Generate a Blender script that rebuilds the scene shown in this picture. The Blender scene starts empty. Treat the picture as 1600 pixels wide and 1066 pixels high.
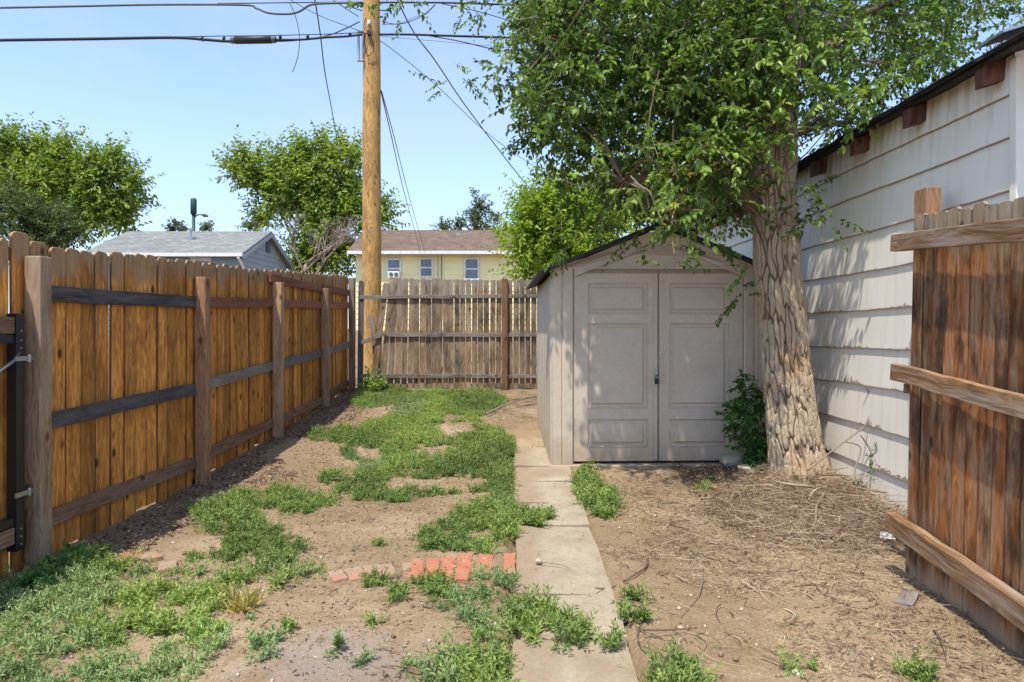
import bpy, math, random
import numpy as np
from mathutils import Vector, Matrix
R = math.radians
rng = np.random.default_rng(7)
random.seed(7)
scene = bpy.context.scene
COL = scene.collection

# ------------------------------------------------------------------ camera, world, sun, exposure
F_PX, VX, VY, CH = 1050.0, 812.0, 517.0, 1.31
cam_d = bpy.data.cameras.new('camera'); cam = bpy.data.objects.new('camera', cam_d); COL.objects.link(cam)
cam.location = (0, 0, CH); cam.rotation_euler = (R(90), 0, 0)
cam_d.sensor_width = 36; cam_d.lens = F_PX / 1600 * 36
cam_d.shift_x = (800 - VX) / 1600; cam_d.shift_y = -(533 - VY) / 1600
cam_d.clip_start = .05; cam_d.clip_end = 2000
scene.camera = cam

SUN = Vector((-.19, -.38, .87)).normalized()
el = math.asin(SUN.z); az = math.atan2(SUN.x, SUN.y)
w = bpy.data.worlds.new('World'); scene.world = w; w.use_nodes = True
nt = w.node_tree; bg = nt.nodes['Background']
sky = nt.nodes.new('ShaderNodeTexSky'); sky.sky_type = 'NISHITA'; sky.sun_disc = False
sky.sun_elevation = el; sky.sun_rotation = az
sky.altitude = 1600; sky.air_density = .82; sky.dust_density = .9; sky.ozone_density = 1.6
tc = nt.nodes.new('ShaderNodeTexCoord'); mp = nt.nodes.new('ShaderNodeMapping'); mp.inputs['Scale'].default_value = (1, 1, 2.6); nz_ = nt.nodes.new('ShaderNodeTexNoise')
nz_.inputs['Scale'].default_value = 2.2; nz_.inputs['Detail'].default_value = 6; nz_.inputs['Roughness'].default_value = .55; nz_.inputs['Distortion'].default_value = .6
rm = nt.nodes.new('ShaderNodeMapRange'); rm.inputs[1].default_value = .42; rm.inputs[2].default_value = .72; rm.inputs[3].default_value = .22; rm.inputs[4].default_value = .62
mx = nt.nodes.new('ShaderNodeMix'); mx.data_type = 'RGBA'; mx.inputs[7].default_value = (1.7, 2.05, 2.6, 1)   # thin high haze drifting over the blue
sz_ = nt.nodes.new('ShaderNodeSeparateXYZ'); rz2 = nt.nodes.new('ShaderNodeMapRange'); rz2.inputs[1].default_value = .02; rz2.inputs[2].default_value = .42; rz2.inputs[3].default_value = .85; rz2.inputs[4].default_value = .0
mm = nt.nodes.new('ShaderNodeMath'); mm.operation = 'MAXIMUM'
for a_, b_ in ((tc.outputs['Generated'], sz_.inputs[0]), (sz_.outputs[2], rz2.inputs[0]), (rz2.outputs[0], mm.inputs[1]), (rm.outputs[0], mm.inputs[0])): nt.links.new(a_, b_)
for a_, b_ in ((tc.outputs['Generated'], mp.inputs[0]), (mp.outputs[0], nz_.inputs[0]), (nz_.outputs[0], rm.inputs[0]), (mm.outputs[0], mx.inputs[0]), (sky.outputs[0], mx.inputs[6]), (mx.outputs[2], bg.inputs[0])): nt.links.new(a_, b_); bg.inputs[1].default_value = .15
sl = bpy.data.lights.new('sun', 'SUN'); sl.energy = 2.0; sl.angle = R(.8); sl.color = (1, .94, .83)
so = bpy.data.objects.new('sun', sl); COL.objects.link(so)
so.rotation_euler = SUN.to_track_quat('Z', 'Y').to_euler()
scene.view_settings.view_transform = 'Standard'; scene.view_settings.look = 'None'
scene.view_settings.exposure = 1.42; scene.view_settings.gamma = 1
scene.cycles.use_adaptive_sampling = True
scene.cycles.max_bounces = 8; scene.cycles.transparent_max_bounces = 8

# ------------------------------------------------------------------ numpy noise
def _hash(*c):
    h = np.zeros(np.broadcast(*c).shape, dtype=np.uint64)
    for i, v in enumerate(c):
        h = h ^ (v.astype(np.int64).astype(np.uint64) * np.uint64([0x9E3779B97F4A7C15, 0xC2B2AE3D27D4EB4F, 0x165667B19E3779F9][i]))
        h = (h ^ (h >> np.uint64(29))) * np.uint64(0xBF58476D1CE4E5B9)
    h = h ^ (h >> np.uint64(32))
    return (h & np.uint64(0xFFFFFF)).astype(np.float64) / 0xFFFFFF
def vnoise(x, y, seed=0):
    x = np.asarray(x, float); y = np.asarray(y, float)
    xi = np.floor(x); yi = np.floor(y); fx = x - xi; fy = y - yi
    fx = fx * fx * (3 - 2 * fx); fy = fy * fy * (3 - 2 * fy); s = np.full_like(xi, seed)
    a = _hash(xi, yi, s); b = _hash(xi + 1, yi, s); c = _hash(xi, yi + 1, s); d = _hash(xi + 1, yi + 1, s)
    return (a * (1 - fx) + b * fx) * (1 - fy) + (c * (1 - fx) + d * fx) * fy
def fbm(x, y, seed=0, o=4):
    t = 0; a = .5; n = 0
    for i in range(o):
        t = t + a * vnoise(x * 2 ** i, y * 2 ** i, seed + i); n += a; a *= .5
    return t / n
def cells(x, y, per=None, seed=3):
    xi = np.floor(x); yi = np.floor(y); F1 = np.full(x.shape, 9.); F2 = np.full(x.shape, 9.); ID = np.zeros(x.shape)
    for dx in (-1, 0, 1):
        for dy in (-1, 0, 1):
            cx = xi + dx; cy = yi + dy; hx = np.mod(cx, per) if per else cx; s = np.full_like(cx, seed)
            px = cx + .15 + .7 * _hash(hx, cy, s); py = cy + .1 + .8 * _hash(hx, cy, s + 1)
            d = np.sqrt((px - x) ** 2 + (py - y) ** 2); m = d < F1
            F2 = np.where(m, F1, np.minimum(F2, d)); ID = np.where(m, _hash(hx, cy, s + 2), ID); F1 = np.where(m, d, F1)
    return F1, F2, ID

# ------------------------------------------------------------------ ground height and pixel-to-ground helper
_gy = [-20, 0, 3.5, 5, 5.5, 7.2, 9, 10.5, 11.5, 14, 28, 60, 400]
_gz = [-.05, .0, .03, .03, .05, .17, .285, .40, .45, .60, 1.3, 1.5, 1.5]
def prof(y): return np.interp(y, _gy, _gz)
def gh(x, y):
    x = np.asarray(x, float); y = np.asarray(y, float)
    n = (fbm(x * 1.1, y * 1.1, 5, 3) - .5) * .05 + (fbm(x * 6, y * 6, 9, 4) - .5) * .028 + (fbm(x * 25, y * 25, 19, 2) - .5) * .010
    z = prof(y) + n
    on = np.clip(1 - np.abs(x - .21) / .30, 0, 1); on = np.clip(on * 4, 0, 1) * (y < 6.9) * (y > 1)   # bed of the path
    z = z * (1 - on) + (prof(y) - .055) * on
    return z
def gs(x, y):
    x = np.asarray(x, float); y = np.asarray(y, float); on = (x > -.04) & (x < .46) & (y < 6.75) & (y > 1.3)
    return np.where(on, np.maximum(gh(x, y), prof(y) + .008), gh(x, y))
def g2w(px, py, dz=0.0):
    px = np.asarray(px, float); py = np.asarray(py, float); Y = np.full(np.broadcast(px, py).shape, 4.0)
    for _ in range(40): Y = .5 * Y + .5 * np.clip((CH - prof(Y) - dz) * F_PX / np.maximum(py - VY, 1), .5, 60)
    return (px - VX) / F_PX * Y, Y
def P(px, py, Y): return Vector(((px - VX) / F_PX * Y, Y, CH - (py - VY) / F_PX * Y))
def inpoly(x, y, poly):
    c = np.zeros(x.shape, bool); n = len(poly)
    for i in range(n):
        x1, y1 = poly[i]; x2, y2 = poly[(i + 1) % n]
        k = ((y1 > y) != (y2 > y)) & (x < (x2 - x1) * (y - y1) / (y2 - y1 + 1e-12) + x1); c ^= k
    return c
def wpoly(pp):
    a = np.array(pp, float); X, Y = g2w(a[:, 0], a[:, 1]); return list(zip(X, Y))
def scatter(pp, dens, seed=1, world=False):
    poly = pp if world else wpoly(pp); r = np.random.default_rng(seed)
    a = np.array(poly); lo = a.min(0); hi = a.max(0); n = int((hi[0] - lo[0]) * (hi[1] - lo[1]) * dens)
    x = r.uniform(lo[0], hi[0], n); y = r.uniform(lo[1], hi[1], n); m = inpoly(x, y, poly); return x[m], y[m]

# ------------------------------------------------------------------ object helpers
def tag(o, label=None, cat=None, group=None, kind=None):
    if label: o['label'] = label
    if cat: o['category'] = cat
    if group: o['group'] = group
    if kind: o['kind'] = kind
    return o
def thing(name, label, cat, loc=(0, 0, 0), group=None, rz=0):
    o = bpy.data.objects.new(name, None); COL.objects.link(o); o.location = loc; o.rotation_euler = (0, 0, rz)
    o.empty_display_size = .1
    return tag(o, label, cat, group)
LOCAL = [False]   # True while a rotated thing is written in its own coordinates
def link(name, me, mats, parent=None, smooth=False):
    if not isinstance(mats, (list, tuple)): mats = [mats]
    for m in mats: me.materials.append(m)
    if smooth: me.polygons.foreach_set('use_smooth', [True] * len(me.polygons))
    o = bpy.data.objects.new(name, me); COL.objects.link(o)
    if parent is not None:
        o.parent = parent
        if parent.type == 'EMPTY' and not LOCAL[0]: o.matrix_parent_inverse = Matrix.Translation(parent.location).inverted()
    return o
def npmesh(name, V, Fc, attrs=None):
    V = np.asarray(V, np.float32); Fc = np.asarray(Fc, np.int32); n, k = Fc.shape
    me = bpy.data.meshes.new(name); me.vertices.add(len(V)); me.vertices.foreach_set('co', V.ravel())
    me.loops.add(n * k); me.loops.foreach_set('vertex_index', Fc.ravel()); me.polygons.add(n)
    me.polygons.foreach_set('loop_start', np.arange(0, n * k, k, dtype=np.int32))
    for a, v in (attrs or {}).items():
        v = np.asarray(v, np.float32)
        if v.ndim == 1: at = me.attributes.new(a, 'FLOAT', 'POINT'); at.data.foreach_set('value', v)
        else: at = me.attributes.new(a, 'FLOAT_VECTOR', 'POINT'); at.data.foreach_set('vector', v.ravel())
    me.update(calc_edges=True); me.validate(); return me
class MB:
    def __init__(s): s.v = []; s.f = []; s.pc = []; s.q = []
    def add(s, vs, fs, pc=None, q=None):
        b = len(s.v); s.v += [tuple(v) for v in vs]; s.f += [[i + b for i in f] for f in fs]
        s.pc += pc if pc is not None else [(v[0], v[2], v[1]) for v in [tuple(x) for x in vs]]
        s.q += q if q is not None else [(1, 1, .5)] * len(vs)
        return s
    def box(s, a, b, rnd=None):
        x0, y0, z0 = [min(p, q) for p, q in zip(a, b)]; x1, y1, z1 = [max(p, q) for p, q in zip(a, b)]
        vs = [(x0, y0, z0), (x1, y0, z0), (x1, y1, z0), (x0, y1, z0), (x0, y0, z1), (x1, y0, z1), (x1, y1, z1), (x0, y1, z1)]
        fs = [(0, 3, 2, 1), (4, 5, 6, 7), (0, 1, 5, 4), (1, 2, 6, 5), (2, 3, 7, 6), (3, 0, 4, 7)]
        return s.add(vs, fs)
    def hexa(s, vs): return s.add(vs, [(0, 3, 2, 1), (4, 5, 6, 7), (0, 1, 5, 4), (1, 2, 6, 5), (2, 3, 7, 6), (3, 0, 4, 7)])
    def plank(s, p0, p1, wd, wid, th, rnd=None, seg=7, warp=.003, taper=0):
        """a sawn board from p0 to p1; wd = direction of its width"""
        p0 = Vector(p0); p1 = Vector(p1); ax = (p1 - p0); L = ax.length; ax.normalize()
        wd = Vector(wd); wd = (wd - ax * wd.dot(ax)).normalized(); td = ax.cross(wd)
        rnd = random.random() if rnd is None else rnd; vs = []; pc = []; q = []
        for i in range(seg + 1):
            t = i / seg; c = p0 + ax * (L * t) + td * random.uniform(-warp, warp) + wd * random.uniform(-warp, warp)
            for a, b in ((-1, -1), (1, -1), (1, 1), (-1, 1)):
                vs.append(c + wd * (a * wid / 2) + td * (b * th / 2)); pc.append(((a + 1) * wid / 2 + (b + 1) * th / 2, L * t, rnd))
                q.append((L * (1 - t) if L < 2.3 and abs(ax.z) > .8 else 1, L * t, .5))
        fs = [(3, 2, 1, 0)] + [(seg * 4, seg * 4 + 1, seg * 4 + 2, seg * 4 + 3)]
        for i in range(seg):
            for k in range(4): fs.append((i * 4 + k, i * 4 + (k + 1) % 4, i * 4 + 4 + (k + 1) % 4, i * 4 + 4 + k))
        return s.add(vs, fs, pc, q)
    def picket(s, o, ad, wid, h, th, up=(0, 0, 1), ear=.03, rnd=None, nb=.004):
        """dog-eared board; o = bottom corner, ad = direction along fence"""
        o = Vector(o); ad = Vector(ad).normalized(); up = Vector(up).normalized(); td = ad.cross(up).normalized()
        rnd = random.random() if rnd is None else rnd
        j = lambda: random.uniform(-nb, nb)
        out = [(0, 0), (wid, 0), (wid, h * .5), (wid, h - ear + j()), (wid - ear * .35, h - ear * .35), (wid - ear, h), (ear, h + j()), (ear * .35, h - ear * .35), (0, h - ear + j()), (0, h * .5)]
        n = len(out); bow = random.uniform(-.006, .006); vs = []; pc = []; q = []
        for k in (0, 1):
            for u, v in out:
                b = bow if abs(v - h * .5) < .01 else 0
                vs.append(o + ad * u + up * v + td * (k * th + b)); pc.append((u + k * th, v, rnd)); q.append((h - v, v, u / wid))
        front = [(0, 1, 2, 9), (9, 2, 3, 8), (8, 3, 4, 7), (7, 4, 5, 6)]
        fs = [tuple(reversed(f)) for f in front] + [tuple(i + n for i in f) for f in front]
        fs += [(i, (i + 1) % n, (i + 1) % n + n, i + n) for i in range(n)]
        return s.add(vs, fs, pc, q)
    def tube(s, pts, rads, k=8, cap=True, rnd=.5):
        pts = [Vector(p) for p in pts]; n = len(pts)
        if not hasattr(rads, '__len__'): rads = [rads] * n
        ref = Vector((0, 0, 1)); base = None; rings = []; L = 0; pc = []
        for i, p in enumerate(pts):
            t = (pts[min(i + 1, n - 1)] - pts[max(i - 1, 0)]).normalized()
            if base is None: base = t.orthogonal().normalized()
            base = (base - t * base.dot(t)).normalized(); bi = t.cross(base)
            if i: L += (p - pts[i - 1]).length
            for a in range(k):
                an = 2 * math.pi * a / k; rings.append(p + (base * math.cos(an) + bi * math.sin(an)) * rads[i])
                pc.append((rads[i] * abs(an - math.pi), L, rnd))
        fs = [(i * k + a, i * k + (a + 1) % k, (i + 1) * k + (a + 1) % k, (i + 1) * k + a) for i in range(n - 1) for a in range(k)]
        if cap: fs += [tuple(range(k))[::-1], tuple(range((n - 1) * k, n * k))]
        return s.add(rings, fs, pc)
    def build(s, name, mat, parent=None, smooth=False, bevel=0):
        me = bpy.data.meshes.new(name); me.from_pydata(s.v, [], s.f)
        a = me.attributes.new('pc', 'FLOAT_VECTOR', 'POINT'); a.data.foreach_set('vector', np.array(s.pc, np.float32).ravel())
        a = me.attributes.new('q', 'FLOAT_VECTOR', 'POINT'); a.data.foreach_set('vector', np.array(s.q, np.float32).ravel())
        o = link(name, me, mat, parent, smooth)
        if bevel:
            b = o.modifiers.new('bevel', 'BEVEL'); b.width = bevel; b.segments = 2; b.limit_method = 'ANGLE'; b.angle_limit = R(40)
        return o

# ------------------------------------------------------------------ materials
class NT:
    def __init__(s, name):
        s.m = bpy.data.materials.new(name); s.m.use_nodes = True; s.t = s.m.node_tree; s.t.nodes.clear()
        s.out = s.n('ShaderNodeOutputMaterial'); s.b = s.n('ShaderNodeBsdfPrincipled'); s.l(s.b, s.out, 0, 0)
    def n(s, ty, **kw):
        x = s.t.nodes.new(ty)
        for k, v in kw.items(): setattr(x, k, v)
        return x
    def l(s, a, b, ao=0, bi=0):
        o = a.outputs[ao] if isinstance(a, bpy.types.Node) else a
        s.t.links.new(o, b.inputs[bi]); return b
    def val(s, node, i, v):
        if isinstance(v, (bpy.types.NodeSocket, bpy.types.Node)): s.l(v, node, 0, i)
        else: node.inputs[i].default_value = v
    def attr(s, nm): return s.n('ShaderNodeAttribute', attribute_name=nm)
    def sep(s, v): x = s.n('ShaderNodeSeparateXYZ'); s.l(v, x, 1 if v.bl_idname == 'ShaderNodeAttribute' else 0); return x
    def com(s, a, b, c):
        x = s.n('ShaderNodeCombineXYZ')
        for i, v in enumerate((a, b, c)): s.val(x, i, v)
        return x
    def ma(s, op, a, b=0.0, c=None, clamp=False):
        x = s.n('ShaderNodeMath', operation=op, use_clamp=clamp); s.val(x, 0, a); s.val(x, 1, b)
        if c is not None: s.val(x, 2, c)
        return x.outputs[0]
    def noise(s, v, scale, detail=3, rough=.55, dist=0):
        x = s.n('ShaderNodeTexNoise'); x.inputs['Scale'].default_value = scale; x.inputs['Detail'].default_value = detail
        x.inputs['Roughness'].default_value = rough; x.inputs['Distortion'].default_value = dist
        if v is not None: s.l(v, x, 0, 0)
        return x.outputs[0]
    def vor(s, v, scale, feature='F1'):
        x = s.n('ShaderNodeTexVoronoi', feature=feature); x.inputs['Scale'].default_value = scale; s.l(v, x, 0, 0); return x
    def ramp(s, f, st):
        x = s.n('ShaderNodeValToRGB'); e = x.color_ramp.elements
        while len(e) < len(st): e.new(.5)
        for el_, (p, c) in zip(e, st): el_.position = p; el_.color = (*c, 1) if hasattr(c, '__len__') else (c, c, c, 1)
        s.l(f, x); return x.outputs[0]
    def mr(s, f, a, b, c=0, d=1):
        x = s.n('ShaderNodeMapRange'); s.l(f, x)
        for i, v in enumerate((a, b, c, d)): x.inputs[i + 1].default_value = v
        return x.outputs[0]
    def mix(s, f, a, b, mode='MIX'):
        x = s.n('ShaderNodeMix', data_type='RGBA', blend_type=mode); s.val(x, 0, f)
        for i, v in ((6, a), (7, b)):
            if isinstance(v, (tuple, list)): x.inputs[i].default_value = (*v, 1)[:4]
            else: s.l(v, x, 0, i)
        return x.outputs[2]
    def bump(s, h, st=.5, d=.01):
        x = s.n('ShaderNodeBump'); x.inputs['Strength'].default_value = st; x.inputs['Distance'].default_value = d; s.l(h, x, 0, 'Height')
        s.l(x, s.b, 0, 'Normal'); return x
    def done(s, col, rough=.8, spec=.3, metal=0):
        s.val(s.b, 0, col if not isinstance(col, tuple) else (*col, 1)); s.val(s.b, 2, rough); s.b.inputs['Specular IOR Level'].default_value = spec
        s.b.inputs['Metallic'].default_value = metal; return s.m
def plain(name, col, rough=.6, spec=.4, metal=0, var=.15, scale=8, bump=.1):
    t = NT(name); g = t.n('ShaderNodeNewGeometry'); n = t.noise(g, scale, 5); n2 = t.noise(g, scale * 12, 3)
    a = tuple(c * (1 - var) for c in col); b = tuple(min(1, c * (1 + var)) for c in col)
    c = t.ramp(n, [(.3, a), (.7, b)]); t.bump(n2, bump, .004); return t.done(c, rough, spec, metal)
def wood(name, cA, cB, dark=(.05, .03, .02), grey=(.25, .22, .19), greyamt=.3, top=0, base=0, knots=1, dstain=0, rough=.8, rings=.5, foot=(.42,.30,.20), edge=0, streak=0):
    """weathered boards: pc = (across, along, random), q = (from top, from bottom, random)"""
    t = NT(name); a = t.attr('pc'); s_ = t.sep(a); u, v, r = s_.outputs[0], s_.outputs[1], s_.outputs[2]
    q = t.sep(t.attr('q')); r50 = t.ma('MULTIPLY', r, 53.0)
    wob = t.noise(t.com(t.ma('MULTIPLY', u, 2.0), t.ma('MULTIPLY', v, 1.2), r50), 1.6, 2)
    uw = t.ma('ADD', u, t.ma('MULTIPLY', wob, .05))
    fine = t.noise(t.com(uw, t.ma('MULTIPLY', v, .035), r50), 120, 4, .7)
    mid = t.noise(t.com(uw, t.ma('MULTIPLY', v, .12), r50), 22, 4, .6)
    broad = t.noise(t.com(u, t.ma('MULTIPLY', v, .45), r50), 5, 3)
    kv = t.vor(t.com(u, t.ma('MULTIPLY', v, .6), t.ma('MULTIPLY', r, 31.0)), 6.5)
    kd = kv.outputs['Distance']
    ring = t.ma('PINGPONG', t.ma('ADD', t.ma('MULTIPLY', t.noise(t.com(uw, t.ma('MULTIPLY', v, .10), r50), 7, 2, .5, .3), 16.0), t.ma('MULTIPLY', kd, 3.0)), .5)
    c = t.mix(broad, cA, cB); rv = t.n('ShaderNodeTexWhiteNoise', noise_dimensions='1D'); t.l(r50, rv, 0, 1)
    hv = t.mr(rv.outputs[0], 0, 1, .58, 1.45); c = t.mix(1.0, c, t.com(hv, hv, hv), 'MULTIPLY'); rv2 = t.n('ShaderNodeTexWhiteNoise', noise_dimensions='1D'); t.l(t.ma('ADD', r50, 7.7), rv2, 0, 1); c = t.mix(t.ma('MULTIPLY', rv2.outputs[0], .25), c, tuple(.6 * x for x in cB))
    rg = t.mr(ring, 0, .5, 1 - .45 * rings, 1.12); c = t.mix(1.0, c, t.com(rg, t.ma('POWER', rg, 1.15), t.ma('POWER', rg, 1.3)), 'MULTIPLY')
    fg = t.mr(fine, .3, .7, .55, 1.3); c = t.mix(1.0, c, t.com(fg, fg, fg), 'MULTIPLY')
    gm = t.ma('MULTIPLY', t.mr(mid, .42, .62), greyamt); c = t.mix(gm, c, grey)
    if dstain:
        dm = t.ma('MULTIPLY', t.mr(t.noise(t.com(t.ma('MULTIPLY', u, 1.6), t.ma('MULTIPLY', v, .5), r50), 5.5, 5, .65), .47, .62), dstain); c = t.mix(dm, c, dark)
    if top:   # grey sun-bleached head of every board, its edge at a random height
        tedge = t.ma('ADD', t.ma('MULTIPLY', rv.outputs[0], top * .9), t.ma('ADD', t.ma('MULTIPLY', mid, .25), top * .25 - .10))
        tm = t.ma('SUBTRACT', 1.0, t.mr(t.ma('SUBTRACT', q.outputs[0], tedge), -.03, .04)); c = t.mix(t.ma('MULTIPLY', tm, .85), c, t.mix(mid, tuple(x * .45 for x in grey), tuple(x * 1.25 for x in grey)))
    if edge:   # edge stain on each board, painted dark to stand for shaded gaps
        ed = t.mr(t.ma('ADD', t.ma('ABSOLUTE', t.ma('SUBTRACT', q.outputs[2], .5)), t.ma('MULTIPLY', mid, .05)), .475, .52); c = t.mix(t.ma('MULTIPLY', ed, edge), c, dark)
    if streak: c = t.mix(t.ma('MULTIPLY', t.mr(t.noise(t.com(uw, t.ma('MULTIPLY', v, .07), t.ma('ADD', r50, 3.3)), 34, 4, .6), .50, .66), streak), c, tuple(x * 1.6 for x in dark))
    if base:
        be = t.ma('ADD', t.ma('MULTIPLY', rv.outputs[0], base * .6), t.ma('MULTIPLY', mid, base * 1.3))
        bm_ = t.ma('SUBTRACT', 1.0, t.mr(t.ma('SUBTRACT', q.outputs[1], t.ma('SUBTRACT', be, base * .35)), -.05, .05)); c = t.mix(t.ma('MULTIPLY', bm_, .8), c, foot)
    if knots:
        sel = t.ma('GREATER_THAN', t.sep_col(kv.outputs['Color']) if False else t.ma('ADD', kd, 0.0), -1.0)
        km = t.ma('SUBTRACT', 1.0, t.mr(kd, .07, .17)); c = t.mix(t.ma('MULTIPLY', km, .85 * knots), c, dark)
    h = t.ma('ADD', t.ma('MULTIPLY', fine, .7), t.ma('MULTIPLY', ring, .5)); t.bump(h, .55, .004)
    return t.done(c, rough, .25)

M = {}
M['cedar'] = wood('stained_cedar', (.97, .43, .09), (.62, .225, .042), (.09, .033, .012), (.42, .28, .16), .12, top=.15, dstain=.40, knots=1.2, edge=.8, streak=.45)
M['greypicket'] = wood('weathered_picket', (.40, .26, .145), (.24, .145, .08), (.055, .035, .025), (.36, .30, .24), .6, top=.2, dstain=.4, rings=.5, edge=.5, streak=.35)
M['gatewood'] = wood('old_stained_gate', (.46, .17, .045), (.20, .075, .026), (.03, .016, .009), (.40, .31, .21), .45, top=.20, base=.13, dstain=.80, rings=.6, edge=.85, streak=.4)
M['gaterail'] = wood('gate_rail_wood', (.38, .21, .095), (.24, .13, .06), (.05, .03, .02), (.38, .30, .23), .75, streak=.5, rings=.55, knots=.8)
M['post'] = wood('fence_post_wood', (.50, .30, .155), (.36, .21, .12), (.06, .035, .025), (.46, .37, .27), .5, dstain=.25, rings=.6)
M['postred'] = wood('reddish_post_wood', (.42, .21, .10), (.29, .145, .075), (.05, .03, .02), (.25, .19, .15), .35, dstain=.3)
M['raildark'] = wood('charcoal_rail_wood', (.075, .065, .068), (.12, .10, .095), (.03, .02, .02), (.17, .16, .16), .5, rings=.4)
M['railgrey'] = wood('grey_rail_wood', (.26, .21, .17), (.19, .15, .125), (.05, .04, .03), (.30, .28, .26), .6)
M['railblue'] = wood('slate_rail_wood', (.12, .12, .13), (.18, .17, .165), (.05, .04, .03), (.22, .22, .23), .5)
M['railred'] = wood('red_rail_wood', (.40, .13, .065), (.30, .10, .055), (.06, .03, .02), (.30, .2, .16), .25)
M['railbrown'] = wood('brown_rail_wood', (.33, .17, .09), (.25, .13, .075), (.06, .03, .02), (.33, .26, .2), .35)
M['polewood'] = wood('utility_pole_wood', (.82, .49, .15), (.58, .31, .08), (.08, .045, .03), (.50, .36, .22), .4, dstain=.40, rings=.7, knots=.9)
M['rafter'] = wood('red_brown_rafter', (.19, .075, .05), (.12, .05, .035), (.03, .02, .015), (.2, .15, .12), .3)
M['black'] = plain('black_steel', (.012, .013, .016), .35, .5)
M['blackplastic'] = plain('black_plastic', (.02, .021, .023), .5, .4)
M['galv'] = plain('galvanised_metal', (.45, .46, .47), .4, .5, .8)
M['white'] = plain('white_trim', (.72, .72, .70), .6)
def m_shed():
    t = NT('taupe_shed_plastic'); g = t.n('ShaderNodeNewGeometry'); z = t.sep(g).outputs[2]; n = t.noise(g, 1.8, 4); n2 = t.noise(g, 26, 4, .7); n3 = t.noise(g, 7, 5, .65)
    c = t.ramp(n, [(.3, (.56, .47, .365)), (.7, (.65, .55, .435))])
    d = t.ma('MULTIPLY', t.ma('SUBTRACT', 1.0, t.mr(t.ma('ADD', z, t.ma('MULTIPLY', n3, -.35)), -.08, .25)), .7); c = t.mix(d, c, (.36, .26, .17))   # mud splashed up from the ground
    c = t.mix(t.ma('MULTIPLY', t.mr(n3, .55, .72), .25), c, (.36, .29, .22)); f = t.mr(n2, .3, .7, .93, 1.05); c = t.mix(1.0, c, t.com(f, f, f), 'MULTIPLY')
    t.bump(t.noise(g, 180, 3), .35, .003); return t.done(c, .6, .3)
M['shed'] = m_shed()
M['cable'] = plain('cable_black', (.018, .02, .022), .5, .4)
M['cablegrey'] = plain('cable_grey', (.10, .11, .11), .5, .4)
M['copper'] = plain('cable_thin', (.06, .06, .07), .5, .4)
M['stone'] = plain('pale_stone', (.42, .36, .26), .9, .2, 0, .3, 14, .6)
M['glass'] = plain('window_glass', (.10, .13, .16), .08, .8, 0, .3, 1.2, 0)
M['paper'] = plain('scrap_paper', (.6, .58, .56), .7)
M['redpaint'] = plain('faded_red', (.35, .05, .04), .6)

def leafmat(name, cols, trans=.35, rough=.5):
    t = NT(name); a = t.attr('rnd'); c = t.ramp(t.noise(None, 1, 0) if False else a.outputs[2], cols)
    g = t.n('ShaderNodeNewGeometry'); n = t.noise(g, 1.3, 3); k = t.mr(n, .3, .7, .75, 1.2); c = t.mix(1.0, c, t.com(k, k, k), 'MULTIPLY')
    t.done(c, rough, .35); tr = t.n('ShaderNodeBsdfTranslucent'); t.l(t.mix(1.0, c, (1.25, 1.35, .7), 'MULTIPLY'), tr)
    mx = t.n('ShaderNodeMixShader'); mx.inputs[0].default_value = trans; t.l(t.b, mx, 0, 1); t.l(tr, mx, 0, 2); t.l(mx, t.out, 0, 0); return t.m
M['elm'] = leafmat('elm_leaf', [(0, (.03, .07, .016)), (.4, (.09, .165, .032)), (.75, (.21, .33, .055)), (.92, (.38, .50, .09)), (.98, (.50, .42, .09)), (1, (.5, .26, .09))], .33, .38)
M['bright'] = leafmat('bright_leaf', [(0, (.12, .20, .025)), (.5, (.28, .39, .045)), (1, (.50, .60, .09))], .4)
M['far'] = leafmat('far_leaf', [(0, (.10, .155, .033)), (.5, (.23, .315, .055)), (1, (.42, .49, .09))], .35)
M['fardark'] = leafmat('far_dark_leaf', [(0, (.05, .08, .03)), (.5, (.10, .14, .05)), (1, (.20, .24, .08))], .3)
M['weed'] = leafmat('weed_leaf', [(0, (.13, .18, .06)), (.4, (.21, .29, .085)), (.75, (.30, .40, .10)), (1, (.45, .53, .14))], .3, .6)
M['weedblue'] = leafmat('weed_blue_leaf', [(0, (.14, .21, .085)), (.6, (.25, .35, .14)), (1, (.42, .52, .22))], .25, .6)
M['shrub'] = leafmat('shrub_leaf', [(0, (.03, .09, .025)), (.5, (.06, .17, .035)), (.85, (.12, .28, .05)), (1, (.22, .42, .07))], .35)
M['straw'] = leafmat('straw', [(0, (.12, .08, .05)), (.35, (.24, .165, .10)), (.7, (.40, .30, .19)), (.93, (.56, .46, .31)), (1, (.46, .28, .10))], .1, .8)
M['mulch'] = leafmat('mulch', [(0, (.09, .055, .04)), (.5, (.20, .125, .08)), (.85, (.32, .21, .13)), (1, (.5, .37, .25))], .05, .85)
M['drygrass'] = leafmat('dry_grass', [(0, (.55, .50, .18)), (1, (.85, .74, .40))], .3, .7)
M['twig'] = leafmat('twig_bark', [(0, (.12, .075, .05)), (.35, (.26, .175, .11)), (.75, (.42, .31, .20)), (1, (.55, .45, .32))], 0, .85)
M['deadtwig'] = leafmat('dead_branch', [(0, (.28, .22, .17)), (1, (.45, .36, .28))], 0, .85)
M['limb'] = plain('branch_bark', (.15, .095, .065), .85, .2, 0, .3, 12, .6)

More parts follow.
